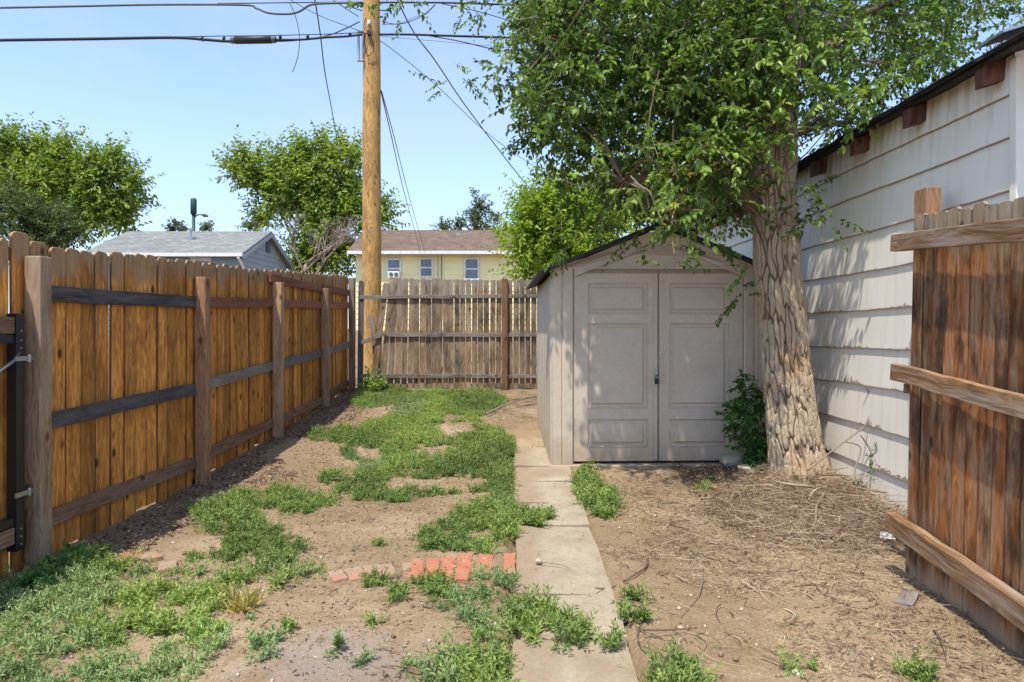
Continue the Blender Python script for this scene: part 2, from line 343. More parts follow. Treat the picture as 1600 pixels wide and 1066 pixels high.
M['crumb'] = leafmat('soil_crumb', [(0, (.17, .11, .07)), (.5, (.30, .21, .14)), (.85, (.42, .32, .22)), (1, (.62, .55, .45))], 0, .9)
def m_bark():
    t = NT('elm_bark'); a = t.attr('crk').outputs[2]; i = t.attr('cid').outputs[2]; g = t.n('ShaderNodeNewGeometry')
    gz = t.sep(g); n = t.noise(t.com(gz.outputs[0], gz.outputs[1], t.ma('MULTIPLY', gz.outputs[2], .25)), 55, 5, .7); n2 = t.noise(g, 3.0, 3); n3 = t.noise(g, 160, 3)
    c = t.mix(i, (.52, .40, .27), (.42, .33, .235)); c = t.mix(t.mr(n, .35, .7), c, (.52, .42, .30)); c = t.mix(t.ma('MULTIPLY', t.mr(n2, .52, .68), .5), c, (.50, .29, .13))
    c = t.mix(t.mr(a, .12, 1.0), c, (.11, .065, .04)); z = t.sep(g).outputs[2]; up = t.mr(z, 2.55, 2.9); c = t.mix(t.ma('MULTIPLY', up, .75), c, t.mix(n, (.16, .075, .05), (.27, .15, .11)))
    t.bump(t.ma('ADD', n, t.ma('MULTIPLY', n3, .4)), .7, .01); return t.done(c, .9, .2)
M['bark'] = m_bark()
def m_ground():
    t = NT('bare_dirt'); g = t.n('ShaderNodeNewGeometry'); s_ = t.sep(g)
    n = t.noise(g, .9, 5, .6); n2 = t.noise(g, 7, 5, .65); n3 = t.noise(g, 60, 4, .7); n4 = t.noise(g, 260, 2, .6)
    c = t.ramp(n, [(.30, (.23, .158, .088)), (.5, (.33, .236, .143)), (.68, (.45, .338, .222))])
    c = t.mix(t.ma('MULTIPLY', t.mr(n2, .5, .68), .5), c, (.24, .15, .09)); f = t.mr(n3, .3, .7, .72, 1.22); c = t.mix(1.0, c, t.com(f, f, f), 'MULTIPLY')
    f = t.mr(n4, .3, .7, .85, 1.12); c = t.mix(1.0, c, t.com(f, f, f), 'MULTIPLY')
    v = t.vor(g, 42); pm = t.ma('MULTIPLY', t.ma('SUBTRACT', 1.0, t.mr(v.outputs[0], .10, .22)), t.ma('GREATER_THAN', t.noise(g, 5, 2), .52)); c = t.mix(t.ma('MULTIPLY', pm, .6), c, (.60, .50, .38))
    # dark soil along the cedar fence, with the fence's shadow strip painted in
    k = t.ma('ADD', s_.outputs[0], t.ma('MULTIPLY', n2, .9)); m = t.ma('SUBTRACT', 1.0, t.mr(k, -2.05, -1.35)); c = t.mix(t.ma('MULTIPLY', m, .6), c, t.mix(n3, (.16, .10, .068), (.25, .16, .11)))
    # ash grey patch near the front
    dx = t.ma('SUBTRACT', s_.outputs[0], -.72); dy = t.ma('SUBTRACT', s_.outputs[1], 2.62); d = t.ma('SQRT', t.ma('ADD', t.ma('MULTIPLY', dx, dx), t.ma('MULTIPLY', dy, dy)))
    m = t.ma('SUBTRACT', 1.0, t.mr(t.ma('ADD', d, t.ma('MULTIPLY', n2, .5)), .40, .62)); c = t.mix(t.ma('MULTIPLY', m, .6), c, (.33, .28, .245))
    t.bump(t.ma('ADD', t.ma('ADD', n2, t.ma('MULTIPLY', n3, .5)), t.ma('MULTIPLY', n4, .2)), .8, .02); return t.done(c, .95, .1)
M['ground'] = m_ground()
def m_conc():
    t = NT('old_concrete'); g = t.n('ShaderNodeNewGeometry'); s_ = t.sep(g); n = t.noise(g, 3, 5, .6); n2 = t.noise(g, 45, 4, .7); n3 = t.noise(g, 220, 2)
    c = t.ramp(n, [(.3, (.33, .27, .185)), (.7, (.47, .40, .285))]); f = t.mr(n2, .3, .7, .86, 1.12); c = t.mix(1.0, c, t.com(f, f, f), 'MULTIPLY')
    f = t.mr(n3, .35, .65, .85, 1.1); c = t.mix(1.0, c, t.com(f, f, f), 'MULTIPLY')
    e = t.ma('ABSOLUTE', t.ma('SUBTRACT', s_.outputs[0], .30)); e = t.ma('ADD', e, t.ma('MULTIPLY', t.ma('SUBTRACT', n, .5), .6))
    m = t.mr(e, .13, .24); n5 = t.noise(g, 1.1, 3); m = t.ma('MAXIMUM', t.ma('MULTIPLY', m, .9), t.mr(n5, .52, .64)); c = t.mix(t.ma('MULTIPLY', m, .85), c, t.mix(n2, (.22, .15, .095), (.38, .28, .18))); st_ = t.mr(t.noise(g, 9, 6, .75), .52, .62); c = t.mix(t.ma('MULTIPLY', st_, .35), c, (.27, .20, .13))
    t.bump(t.ma('ADD', n2, n3), .35, .006); return t.done(c, .9, .2)
M['concrete'] = m_conc()
def m_siding():
    """white painted boards; pc.y = height above the board's drip edge, pc.z random"""
    t = NT('white_painted_siding'); g = t.n('ShaderNodeNewGeometry'); s_ = t.sep(t.attr('pc')); h = s_.outputs[1]; z = t.sep(g).outputs[2]
    n = t.noise(g, 22, 5, .7); n2 = t.noise(g, 2.2, 4); n3 = t.noise(t.com(t.ma('MULTIPLY', t.sep(g).outputs[1], 6), 0.0, t.ma('MULTIPLY', z, .5)), 2.5, 3)
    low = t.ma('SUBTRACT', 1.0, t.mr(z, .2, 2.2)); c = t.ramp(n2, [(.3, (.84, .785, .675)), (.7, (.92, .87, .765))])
    c = t.mix(t.ma('MULTIPLY', t.mr(n3, .5, .75), .28), c, (.52, .47, .36))
    yel = t.ma('MULTIPLY', t.mr(z, 2.45, 2.75), t.mr(n3, .4, .65)); c = t.mix(t.ma('MULTIPLY', yel, .6), c, (.42, .33, .15))
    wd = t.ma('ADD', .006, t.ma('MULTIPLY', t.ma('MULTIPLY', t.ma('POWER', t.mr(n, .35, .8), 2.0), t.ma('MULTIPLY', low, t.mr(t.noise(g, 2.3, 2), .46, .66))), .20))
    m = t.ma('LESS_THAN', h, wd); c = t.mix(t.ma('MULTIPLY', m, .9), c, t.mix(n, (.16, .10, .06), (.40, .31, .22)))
    sp = t.ma('MULTIPLY', t.ma('GREATER_THAN', t.noise(g, 9, 6, .75), .715), .8); c = t.mix(sp, c, (.25, .18, .13))
    t.bump(t.ma('ADD', n2, t.ma('MULTIPLY', n, .3)), .25, .01); return t.done(c, .55, .35)
M['siding'] = m_siding()
def m_shingle(name, a, b):
    t = NT(name); g = t.n('ShaderNodeNewGeometry'); br = t.n('ShaderNodeTexBrick'); br.inputs['Scale'].default_value = 1.0
    s_ = t.sep(g); t.l(t.com(s_.outputs[0], t.ma('MULTIPLY', s_.outputs[1], 1.1), 0.0), br, 0, 0)
    br.inputs['Brick Width'].default_value = .3; br.inputs['Row Height'].default_value = .16; br.inputs['Mortar Size'].default_value = .008
    br.inputs['Color1'].default_value = (*a, 1); br.inputs['Color2'].default_value = (*b, 1); br.inputs['Mortar'].default_value = (*[x * .5 for x in a], 1)
    n = t.noise(g, 3, 5, .7); f = t.mr(n, .3, .7, .8, 1.2); c = t.mix(1.0, br.outputs[0], t.com(f, f, f), 'MULTIPLY'); t.bump(t.noise(g, 30, 3), .4, .02); return t.done(c, .9, .15)
M['roofgrey'] = m_shingle('grey_shingles', (.20, .21, .20), (.28, .285, .27))
M['roofbrown'] = m_shingle('brown_shingles', (.15, .105, .08), (.21, .15, .115))
M['asphalt'] = plain('roof_felt', (.035, .03, .028), .9, .2, 0, .4, 25, .6)
M['yellow'] = plain('yellow_siding', (.92, .84, .44), .6, .3, 0, .05, 1)
M['bluegrey'] = plain('blue_grey_siding', (.30, .34, .38), .6, .3, 0, .06, 1)
def m_brick(nm, base, dust, amt):
    t = NT(nm); g = t.n('ShaderNodeNewGeometry'); n = t.noise(g, 30, 5, .7); n2 = t.noise(g, 9, 4, .6); n3 = t.noise(g, 150, 3)
    c = t.mix(n, tuple(x * .75 for x in base), tuple(x * 1.2 for x in base)); c = t.mix(t.mr(n2, .62 - amt, .80 - amt), c, dust); c = t.mix(t.ma('GREATER_THAN', n, .66), c, (.62, .50, .40))
    t.bump(t.ma('ADD', n, n3), .9, .008); return t.done(c, .95, .1)
M['brick'] = m_brick('salmon_brick', (.52, .205, .12), (.42, .27, .18), .12)
M['brickdust'] = m_brick('dusty_brick', (.48, .25, .165), (.40, .29, .20), .24)

# ================================================================== SETTING
def ground():
    xs = np.concatenate([-np.geomspace(300, 4.6, 26), np.arange(-4.5, 4.51, .028), np.geomspace(4.6, 300, 26)])
    ys = np.concatenate([np.linspace(-20, 1.6, 14), np.arange(1.7, 12.2, .028), np.geomspace(12.4, 420, 44)])
    X, Y = np.meshgrid(xs, ys); Z = gh(X, Y); nx, ny = len(xs), len(ys)
    i = np.arange(nx * ny).reshape(ny, nx); Fc = np.stack([i[:-1, :-1], i[:-1, 1:], i[1:, 1:], i[1:, :-1]], -1).reshape(-1, 4)
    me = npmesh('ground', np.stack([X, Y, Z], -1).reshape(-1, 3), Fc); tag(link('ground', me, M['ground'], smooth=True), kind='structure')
ground()
def path():
    mb = MB(); js = [1.3, 2.80, 3.27, 4.41, 5.0, 5.6, 6.05, 6.75]
    for i, (a, b) in enumerate(zip(js, js[1:])):
        xl = [-.03, .0, -.02, -.03, -.04, -.04, -.05][i]; xr = [.44, .455, .46, .46, .44, .45, .46][i]; n = 8; m = 6; g = .010
        tz = random.uniform(-.004, .004); b0 = len(mb.v); vs = []
        for j in range(n + 1):
            yy = a + g + (b - a - 2 * g) * j / n
            for k in range(m + 1):
                e = (0 < k < m); xx = xl + (xr - xl) * k / m + (0 if e else random.uniform(-.005, .005))
                vs.append((xx, yy, float(prof(yy)) + .006 + tz + (k / m - .5) * .012 * (1 if i % 2 else -1) - (0 if e and 0 < j < n else .006)))
        nb = len(vs); vs += [(x, y, z - .05) for x, y, z in vs]; W = m + 1
        fs = [(j * W + k, j * W + k + 1, (j + 1) * W + k + 1, (j + 1) * W + k) for j in range(n) for k in range(m)]
        rim = [k for k in range(m)] + [j * W + m for j in range(n)] + [n * W + m - k for k in range(m)] + [(n - j) * W for j in range(n)]
        fs += [(rim[p], rim[p] + nb, rim[(p + 1) % len(rim)] + nb, rim[(p + 1) % len(rim)]) for p in range(len(rim))]
        mb.add(vs, fs)
    tag(mb.build('path', M['concrete']), kind='structure')
path()

# ================================================================== LEFT CEDAR FENCE
XF = -2.6
def ztop(y): return float(np.interp(y, [3.2, 3.56, 3.87, 4.45, 5.31, 6.73, 7.77, 10.46], [1.83, 1.83, 1.80, 1.835, 1.876, 1.938, 2.01, 2.17]))
PY = [3.63, 5.52, 7.24, 9.01, 10.42]; PT = [1.71, 1.75, 1.83, 1.88, 2.13]
cedar = thing('cedar_fence', 'orange stained dog-ear board fence running back along the left side of the yard', 'fence', (-2.65, 7, .1))
secs = [(3.62, 5.52), (5.52, 7.24), (7.24, 9.01), (9.01, 10.46)]
for si, (ya, yb) in enumerate(secs):
    mb = MB(); y = ya - (.08 if si == 0 else 0)
    while y < yb - .03:
        wd = min(random.uniform(.132, .142), yb - y); zb = float(prof(y)) + random.uniform(-.03, .03); h = ztop(y) + random.uniform(-.012, .012) - zb
        mb.picket((-2.69 + random.uniform(-.007, .007), y, zb), (0, 1, 0), wd, h, .016, up=(0, random.uniform(-.005, .005), 1), ear=.032)
        y += wd + random.uniform(.001, .006) + (.008 if si >= 2 and random.random() < .35 else 0)
    mb.build('picket_panel', M['cedar'], cedar, bevel=.004)
# rails: (section, z at start, z at end, material, label)
rl = [(0, 1.515, 1.545, 'raildark', 'charcoal top rail'), (0, .80, .835, 'raildark', 'charcoal middle rail'), (0, .255, .235, 'railbrown', 'brown bottom rail'),
      (1, 1.548, 1.61, 'railred', 'red brown top rail'), (1, .855, .93, 'railgrey', 'grey middle rail'), (1, .26, .325, 'railbrown', None),
      (2, 1.61, 1.655, 'railred', None), (2, 1.87, 1.875, 'railred', 'extra red rail near the board tops'), (2, .93, 1.01, 'railblue', 'slate grey middle rail'), (2, .31, .385, 'railbrown', None),
      (3, 1.66, 1.70, 'railred', None), (3, 1.885, 1.90, 'railred', None), (3, 1.01, 1.10, 'railgrey', None), (3, .42, .50, 'railbrown', None)]
for si, za, zb, mt, lb in rl:
    ya, yb = secs[si]; mb = MB(); y0 = ya + (.05 if not (si == 2 and za > 1.8) else -.12)
    mb.plank((-2.652, y0, za), (-2.652, yb - .05, zb), (0, 0, 1), .092, .036, warp=.003); o = mb.build('rail', M[mt], cedar, bevel=.003)
    if lb: o['label'] = lb
for i, (y, zt) in enumerate(zip(PY, PT)):
    mb = MB(); lean = [.0, -.006, .004, -.004, 0][i]
    mb.plank((XF, y, float(prof(y)) - .3), (XF + lean, y, zt), (1, 0, 0), .09, .09, seg=8, warp=.0025)
    o = mb.build('post', M[['post', 'postred', 'post', 'post', 'greypicket'][i]], cedar, bevel=.006)
    if i == 1: o['label'] = 'redder brown post'

# steel framed gate leaf on the near side of the first post
gt = thing('steel_framed_gate', 'tall wooden gate leaf in a black steel frame at the left edge of the photo', 'gate', (-2.65, 2.9, 0))
mb = MB(); y = 2.05
while y < 3.50:
    wd = .138; mb.picket((-2.70, y, -.05 + random.uniform(-.01, .01)), (0, 1, 0), min(wd, 3.53 - y), 1.86 + random.uniform(-.01, .01), .016, ear=.032); y += wd + .004
mb.build('picket_panel', M['cedar'], gt)
mb = MB(); mb.box((-2.655, 3.475, .165), (-2.60, 3.53, 1.40)); mb.box((-2.655, 2.05, .185), (-2.60, 2.105, 1.40)); mb.box((-2.655, 2.105, .300), (-2.61, 3.475, .345)); mb.box((-2.655, 2.105, 1.245), (-2.61, 3.475, 1.29)); mb.build('steel_frame', M['black'], gt, bevel=.003)
for z in (1.337, .25):
    mb = MB(); mb.plank((-2.625, 2.11, z), (-2.625, 3.472, z), (0, 0, 1), .086, .036); mb.build('rail', M['railbrown'], gt, bevel=.003)
mb = MB(); pts = [Vector((-2.60, 3.50, 1.20)), Vector((-2.592, 3.40, 1.13)), Vector((-2.59, 2.75, .84)), Vector((-2.60, 2.1, .4))]
mb.tube(pts, .0035, 6); mb.tube([pts[1] + Vector((0, .05, .03)), pts[1] + Vector((0, -.12, -.055))], .008, 8); mb.build('tension_cable', M['galv'], gt, True)
for z in (1.165, .46):
    mb = MB(); mb.box((-2.597, 3.455, z - .012), (-2.590, 3.60, z + .012)); mb.tube([(-2.594, 3.555, z - .02), (-2.594, 3.555, z + .02)], .009, 8); mb.build('hinge', M['galv'], gt)
mb = MB()
for z in (1.22, 1.26, 1.31, .20, .24, .28):
    mb = MB(); mb.tube([(-2.60, 3.50, z), (-2.594, 3.50, z)], .005, 6); mb.build('bolt_head', M['galv'], gt)

# ================================================================== BACK FENCE
bf = thing('back_fence', 'grey weathered board fence across the back with light showing between its boards', 'fence', (-.5, 10.5, .4))
mb = MB(); x = -2.20; YB = 10.52; k = 0
while x < 2.6:
    wd = random.uniform(.078, .09); lean = .30 * math.exp(-k / 2.2) * (1 if k < 8 else 0)
    # the first boards have slipped and lean to the right
    gap = .004 + random.random() * .006 if k < 9 else random.uniform(.004, .013)
    zt = 2.115 + .03 * math.sin(x * 3) * .3 + random.uniform(-.012, .012) - (.05 if k < 2 else 0); zb = .40 + random.uniform(-.03, .03)
    up = Vector((lean * .45 + random.uniform(-.006, .006), 0, 1)).normalized()
    mb.picket((x - lean * .45 + (0 if k else -.02), YB + random.uniform(-.006, .006), zb), (1, 0, 0), wd, (zt - zb), .016, up=up, ear=.02); x += wd + gap; k += 1
mb.build('picket_panel', M['greypicket'], bf)
mb = MB(); mb.picket((-2.535, YB - .01, .36), (1, 0, 0), .085, 1.73, .018, up=(.01, 0, 1)); mb.build('loose_picket', M['raildark'], bf)
mb = MB(); mb.plank((-2.20, YB + .05, .42), (-2.33, YB + .03, 1.55), (1, 0, 0), .085, .018, seg=3); o = mb.build('broken_picket', M['greypicket'], bf); o['label'] = 'slipped board hanging askew in the gap'
for z0, z1 in ((1.835, 1.865), (1.245, 1.245), (.605, .60)):
    for xa, xb in ((-2.5, -.28), (-.19, 2.6)):
        a = xa
        if abs(z0 - 1.245) < .01 and xa < -1: a = -2.08
        mb = MB(); mb.plank((a, YB - .035, z0 + (z1 - z0) * (a + 2.5) / 5), (xb, YB - .035, z0 + (z1 - z0) * (xb + 2.5) / 5), (0, 0, 1), .06, .036, warp=.004); mb.build('rail', M['railgrey'], bf, bevel=.003)
mb = MB(); mb.plank((-2.49, YB - .05, 1.115), (-2.085, YB - .05, 1.275), (0, 0, 1), .06, .036, seg=3); o = mb.build('rail', M['railgrey'], bf, bevel=.003); o['label'] = 'snapped and tilted end of the middle rail'
for px_, zt, mt in ((-.235, 2.12, 'postred'), (2.65, 2.1, 'post')):
    mb = MB(); mb.plank((px_, YB - .045, .1), (px_, YB - .045, zt), (1, 0, 0), .095, .09, warp=.002); mb.build('post', M[mt], bf, bevel=.005)

# ================================================================== STORAGE SHED
LOCAL[0] = True
Z0 = .075; SW, SD = 1.97, 2.05
shed = thing('storage_shed', 'taupe plastic garden shed with closed double doors and a gabled roof', 'shed', (.29, 6.1, Z0), rz=R(2.0))
HH = 1.80   # underside of the gable
def rings(mb, rect, y, prof_):
    """nested rectangles: prof_ = [(inset, depth)], front faces -Y; returns nothing"""
    x0, x1, z0, z1 = rect; loops = []
    for ins, d in prof_: loops.append([(x0 + ins, y + d, z0 + ins), (x1 - ins, y + d, z0 + ins), (x1 - ins, y + d, z1 - ins), (x0 + ins, y + d, z1 - ins)])
    for a, b in zip(loops, loops[1:]):
        for k in range(4): mb.add([a[k], a[(k + 1) % 4], b[(k + 1) % 4], b[k]], [(0, 1, 2, 3)])
    mb.add(loops[-1], [(0, 1, 2, 3)])
def slab_holes(mb, x0, x1, z0, z1, y, rects):
    xs = sorted({x0, x1, *[r[0] for r in rects], *[r[1] for r in rects]}); zs = sorted({z0, z1, *[r[2] for r in rects], *[r[3] for r in rects]})
    for a, b in zip(xs, xs[1:]):
        for c, d in zip(zs, zs[1:]):
            mx, mz = (a + b) / 2, (c + d) / 2
            if any(r[0] < mx < r[1] and r[2] < mz < r[3] for r in rects): continue
            mb.add([(a, y, c), (b, y, c), (b, y, d), (a, y, d)], [(0, 1, 2, 3)])
PR = [(0, 0), (.004, -.006), (.009, -.006), (.016, .013), (.036, .013), (.046, .004), (.052, -.005), (.058, -.005)]
for sx, rx in (((.205, .975), (.325, .885)), ((.985, 1.765), (1.075, 1.635))):
    mb = MB(); rc = [(rx[0], rx[1], .17, .435), (rx[0], rx[1], .525, 1.31), (rx[0], rx[1], 1.385, 1.675)]
    slab_holes(mb, sx[0], sx[1], .045, HH - .012, .02, rc)
    for r_ in rc: rings(mb, r_, .02, PR)
    # rolled edges of the door leaf
    for a, b in (((sx[0], .02, .045), (sx[0], .05, HH - .012)), ((sx[1], .02, .045), (sx[1], .05, HH - .012))): mb.add([a, (a[0], b[1], a[2]), b, (a[0], a[1], b[2])], [(0, 1, 2, 3)])
    mb.add([(sx[0], .02, .045), (sx[1], .02, .045), (sx[1], .05, .045), (sx[0], .05, .045)], [(0, 1, 2, 3)])
    d = mb.build('door', M['shed'], shed)
    if sx[0] < .5:
        m2 = MB(); m2.box((.935, .006, .05), (.972, .0195, HH - .02)); m2.build('astragal', M['shed'], d, bevel=.004)
        m2 = MB(); m2.box((.945, -.008, .80), (.968, .005, .89)); m2.tube([(.950, -.012, .80), (.950, -.014, .83), (.957, -.014, .842), (.964, -.014, .83), (.964, -.012, .80)], .003, 6); m2.build('hasp', M['galv'], d)
    else:
        m2 = MB(); rings(m2, (.992, 1.030, .90, 1.03), .0185, [(0, 0), (.004, -.006), (.010, -.006), (.014, .0)]); m2.build('handle_recess', M['shed'], d)
mb = MB(); mb.box((.940, -.030, .752), (.976, -.010, .800)); mb.tube([(.947, -.020, .798), (.947, -.020, .822), (.958, -.020, .832), (.969, -.020, .822), (.969, -.020, .798)], .0035, 6)
mb.build('padlock', M['blackplastic'], shed, bevel=.004)
mb = MB(); mb.box((.0, .055, 0.03), (SW, .075, HH)); mb.build('front_backing', M['blackplastic'], shed)
for xa, xb in ((0, .2), (1.77, SW)):
    mb = MB(); xs = [xa, xa + .012, xa + .085, xa + .098, xa + .108, xb - .012, xb]; dy = [.02, .0, .0, .012, .0, .0, .012]
    for i in range(6): mb.add([(xs[i], dy[i], .02), (xs[i + 1], dy[i + 1], .02), (xs[i + 1], dy[i + 1], HH), (xs[i], dy[i], HH)], [(0, 1, 2, 3)])
    mb.build('front_wall_panel', M['shed'], shed)
for xw, s in ((0, -1), (SW, 1)):   # ribbed side walls
    mb = MB(); n = 7
    for i in range(n):
        a = .02 + i * (SD - .02) / n; b = .02 + (i + 1) * (SD - .02) / n; q = (b - a)
        yy = [a, a + .02, a + q - .03, a + q - .01, b]; xx = [0, -.014 * -s, -.014 * -s, 0, 0]; xx = [xw + (s * .012 if j in (1, 2) else 0) for j in range(5)]
        for j in range(4): mb.add([(xx[j], yy[j], .02), (xx[j + 1], yy[j + 1], .02), (xx[j + 1], yy[j + 1], HH - .06), (xx[j], yy[j], HH - .06)], [(0, 1, 2, 3)])
    mb.build('side_wall', M['shed'], shed)
mb = MB(); mb.box((0, SD - .02, .02), (SW, SD, HH)); mb.build('back_wall', M['shed'], shed)
mb = MB(); mb.box((-.02, -.045, -.03), (SW + .02, SD + .02, .018)); mb.build('floor_sill', M['shed'], shed, bevel=.006)
# gable: triangle with raised rake trim
PZ = 2.21; EZ = HH + .0; xm = SW / 2
def rake(x, off=0): return PZ - abs(x - xm) * .405 - off
mb = MB(); g = lambda x, z, y: (x, y, z)
mb.add([g(-.02, HH, .006), g(SW + .02, HH, .006), g(SW + .02, rake(SW + .02, .04), .006), g(xm, PZ - .04, .006), g(-.02, rake(-.02, .04), .006)], [(0, 1, 2, 3, 4)])
mb.add([g(.0, HH, .006), g(SW, HH, .006), g(SW, HH, .06), g(0, HH, .06)], [(3, 2, 1, 0)]); o = mb.build('gable_panel', M['shed'], shed)
mb = MB(); mb.box((.0, -.012, HH), (SW, .005, HH + .016)); mb.box((.42, -.006, HH + .125), (SW - .42, .005, HH + .132)); mb.build('gable_ledge', M['shed'], shed, bevel=.003)
mb = MB()
for s in (-1, 1):
    for o0, o1, yy in ((.04, .135, -.02), (.165, .19, -.010)):
        xe = xm + s * (1.0 if o0 < .1 else .78); ze = lambda x, o: rake(x, o)
        a = [(xm, yy, PZ - o0), (xe, yy, ze(xe, o0)), (xe, yy, max(ze(xe, o1), HH + .01)), (xm, yy, PZ - o1)]; b = [(x, .005, z) for x, y, z in a]
        if s < 0: a = a[::-1]; b = b[::-1]
        mb.add(a + b, [(3, 2, 1, 0), (0, 1, 5, 4), (2, 3, 7, 6), (1, 2, 6, 5), (3, 0, 4, 7)])
mb.build('rake_trim', M['shed'], shed)
mb = MB()
for k in range(3): mb.box((xm - .10 + k * .012, -.012, PZ - .268 + k * .022), (xm + .10 - k * .012, .002, PZ - .256 + k * .022))
mb.build('gable_vent', M['shed'], shed, bevel=.003)
mb = MB()
for s in (-1, 1):
    n = 5; L = SW / 2 + .115
    for k in range(n):   # overlapping courses of the black roof
        xa = xm + s * L * k / n; xb = xm + s * (L * (k + 1) / n + .02); t = .012 + .004 * (k % 2)
        za = PZ - L * k / n * .405 - .03 + .006 * (n - k) * .3; zb = PZ - (L * (k + 1) / n + .02) * .405 - .03 + .006 * (n - k) * .3
        vs = [(xa, -.10, za), (xb, -.10, zb), (xb, SD + .06, zb), (xa, SD + .06, za)]; vs += [(x, y, z + .034) for x, y, z in vs]
        if s < 0: vs = [vs[1], vs[0], vs[3], vs[2], vs[5], vs[4], vs[7], vs[6]]
        mb.hexa(vs)
mb.tube([(xm, -.11, PZ + .01), (xm, SD + .07, PZ + .01)], .028, 8); mb.build('roof', M['blackplastic'], shed, bevel=.004)
LOCAL[0] = False

# ================================================================== GARAGE
XW = 2.68; YC = 3.62; YE = 11.0
ga = thing('garage', 'white painted garage with peeling lap siding standing to the right of the tree', 'garage', (4.2, 7, .1))
mb = MB(); zl = [-.34, -.03, .27, .573, .878, 1.17, 1.47, 1.77, 2.068, 2.366, 2.60, 2.80]
for i, (a, b) in enumerate(zip(zl, zl[1:])):
    n = 60; vs = []; pc = []
    for k in range(n + 1):
        y = YC + (YE - YC) * k / n; wv = random.uniform(-.0025, .0025)
        z0 = a + wv + (.006 * math.sin(y * 2 + i))
        for x, z, h in ((XW + .012, z0 + .0, 0), (XW - .016, z0, 0), (XW - .016, z0 + .012, .012), (XW, b + .03, b - a)): vs.append((x, y, z)); pc.append((y, h, i * .1))
    fs = [(k * 4 + j, k * 4 + 4 + j, k * 4 + 5 + j, k * 4 + 1 + j) for k in range(n) for j in range(3)]; mb.add(vs, [f[::-1] for f in fs], pc)
    # front wall of the garage, turning the corner
    vs = []; pc = []
    for x in (XW - .012, XW + 4.8):
        for y, z, h in ((YC + .012, a, 0), (YC - .016, a, 0), (YC - .016, a + .012, .012), (YC, b + .03, b - a)): vs.append((x, y, z)); pc.append((x, h, i * .1))
    mb.add(vs, [(j, j + 1, j + 5, j + 4) for j in range(3)], pc)
mb.build('lap_siding', M['siding'], ga)
mb = MB(); mb.box((XW - .022, YC - .022, -.1), (XW + .03, YC + .03, 2.78)); mb.build('corner_trim', M['siding'], ga, bevel=.004)
sl_ = .30
for k in range(11):   # rafter tails
    y = 3.70 + .715 * k; ht = .125; t = .075
    mb = MB(); z = 2.655 + random.uniform(-.01, .01); x0 = XW - .125; x1 = XW + .3
    vs = [(x0, y, z), (x1, y, z + .3 * (x1 - x0)), (x1, y + t, z + .3 * (x1 - x0)), (x0, y + t, z), (x0 + .0, y, z + ht), (x1, y, z + ht + .3 * (x1 - x0)), (x1, y + t, z + ht + .3 * (x1 - x0)), (x0, y + t, z + ht)]
    mb.hexa(vs); o = mb.build('rafter_tail', M['rafter'], ga, bevel=.006)
mb = MB(); zr = 2.775
def rz_(x): return zr + .3 * (x - (XW - .16))
for (xa, xb, za, th, ya) in ((XW - .14, XW + 2.6, .0, .022, 3.12), (XW - .17, XW + 2.6, .024, .012, 3.09), (XW - .18, XW + 2.6, .038, .010, 3.07)):  # front overhang lengthened out of view to shade the front wall
    n = 70; vs = []
    for k in range(n + 1):
        y = ya + (YE + .2 - ya) * k / n; jx = random.uniform(-.008, .008); jz = .012 * math.sin(y * 1.3) + random.uniform(-.003, .003)
        vs += [(xa + jx, y, rz_(xa) + za + jz), (xb, y, rz_(xb) + za), (xb, y, rz_(xb) + za + th), (xa + jx, y, rz_(xa) + za + th + jz)]
    fs = [(k * 4 + j, k * 4 + (j + 1) % 4, k * 4 + 4 + (j + 1) % 4, k * 4 + 4 + j) for k in range(n) for j in range(4)] + [(0, 3, 2, 1), (n * 4, n * 4 + 1, n * 4 + 2, n * 4 + 3)]
    mb.add(vs, fs)
mb.build('roof', M['asphalt'], ga)
mb = MB(); mb.hexa([(XW - .16, 3.5, 2.865), (XW + .10, 3.5, 2.945), (XW + .10, 3.72, 2.945), (XW - .16, 3.72, 2.865), (XW - .16, 3.5, 2.88), (XW + .10, 3.5, 2.96), (XW + .10, 3.72, 2.96), (XW - .16, 3.72, 2.88)]); mb.build('roof_patch', M['galv'], ga)
mb = MB(); mb.box((XW + .02, YC + .05, 0), (XW + 4.7, YE, 2.7)); mb.build('inner_wall', M['siding'], ga)

# ================================================================== RIGHT GATE AND ITS POST
tag(MB().plank((2.50, 4.12, -.3), (2.50, 4.12, 2.18), (1, 0, 0), .092, .13, warp=.001).build('fence_post', M['postred'], bevel=.006), 'short red-brown square post rising behind the open wooden gate', 'post')
rg = thing('wooden_gate', 'old dark stained board gate standing open at the right edge of the photo', 'gate', (2.0, 2.8, 0))
mb = MB(); y = 3.50; GX = lambda y: 2.015 - (3.5 - y) * .045
tilt = .0; k = 0
while y > 1.9:
    wd = random.uniform(.084, .098); zb = .055 - (3.5 - y) * .062 + random.uniform(-.01, .01); h = 1.90 - (3.5 - y) * .075 - zb + random.uniform(-.008, .008)
    mb.picket((GX(y) + random.uniform(-.005, .005), y - wd, zb), (0, 1, 0), wd, h, -.018 if False else .018, up=(0.016, -.012, 1), ear=.018, nb=.008); y -= wd + random.uniform(.001, .003); k += 1
mb.build('picket_panel', M['gatewood'], rg, bevel=.004)
for za, zb_, w_ in ((1.775, 1.70, .090), (1.095, 1.02, .088), (.305, .235, .098)):
    mb = MB(); ya, yb = 3.56, 1.9; xo = .035 if za > .5 else .05
    mb.plank((GX(ya) - xo + .0, ya, za), (GX(yb) - xo, yb, za - (za - zb_) * (ya - yb) / .95), (0, 0, 1), w_, .04 if za > .5 else .06, seg=12, warp=.003); mb.build('rail', M['gaterail'], rg, bevel=.004)
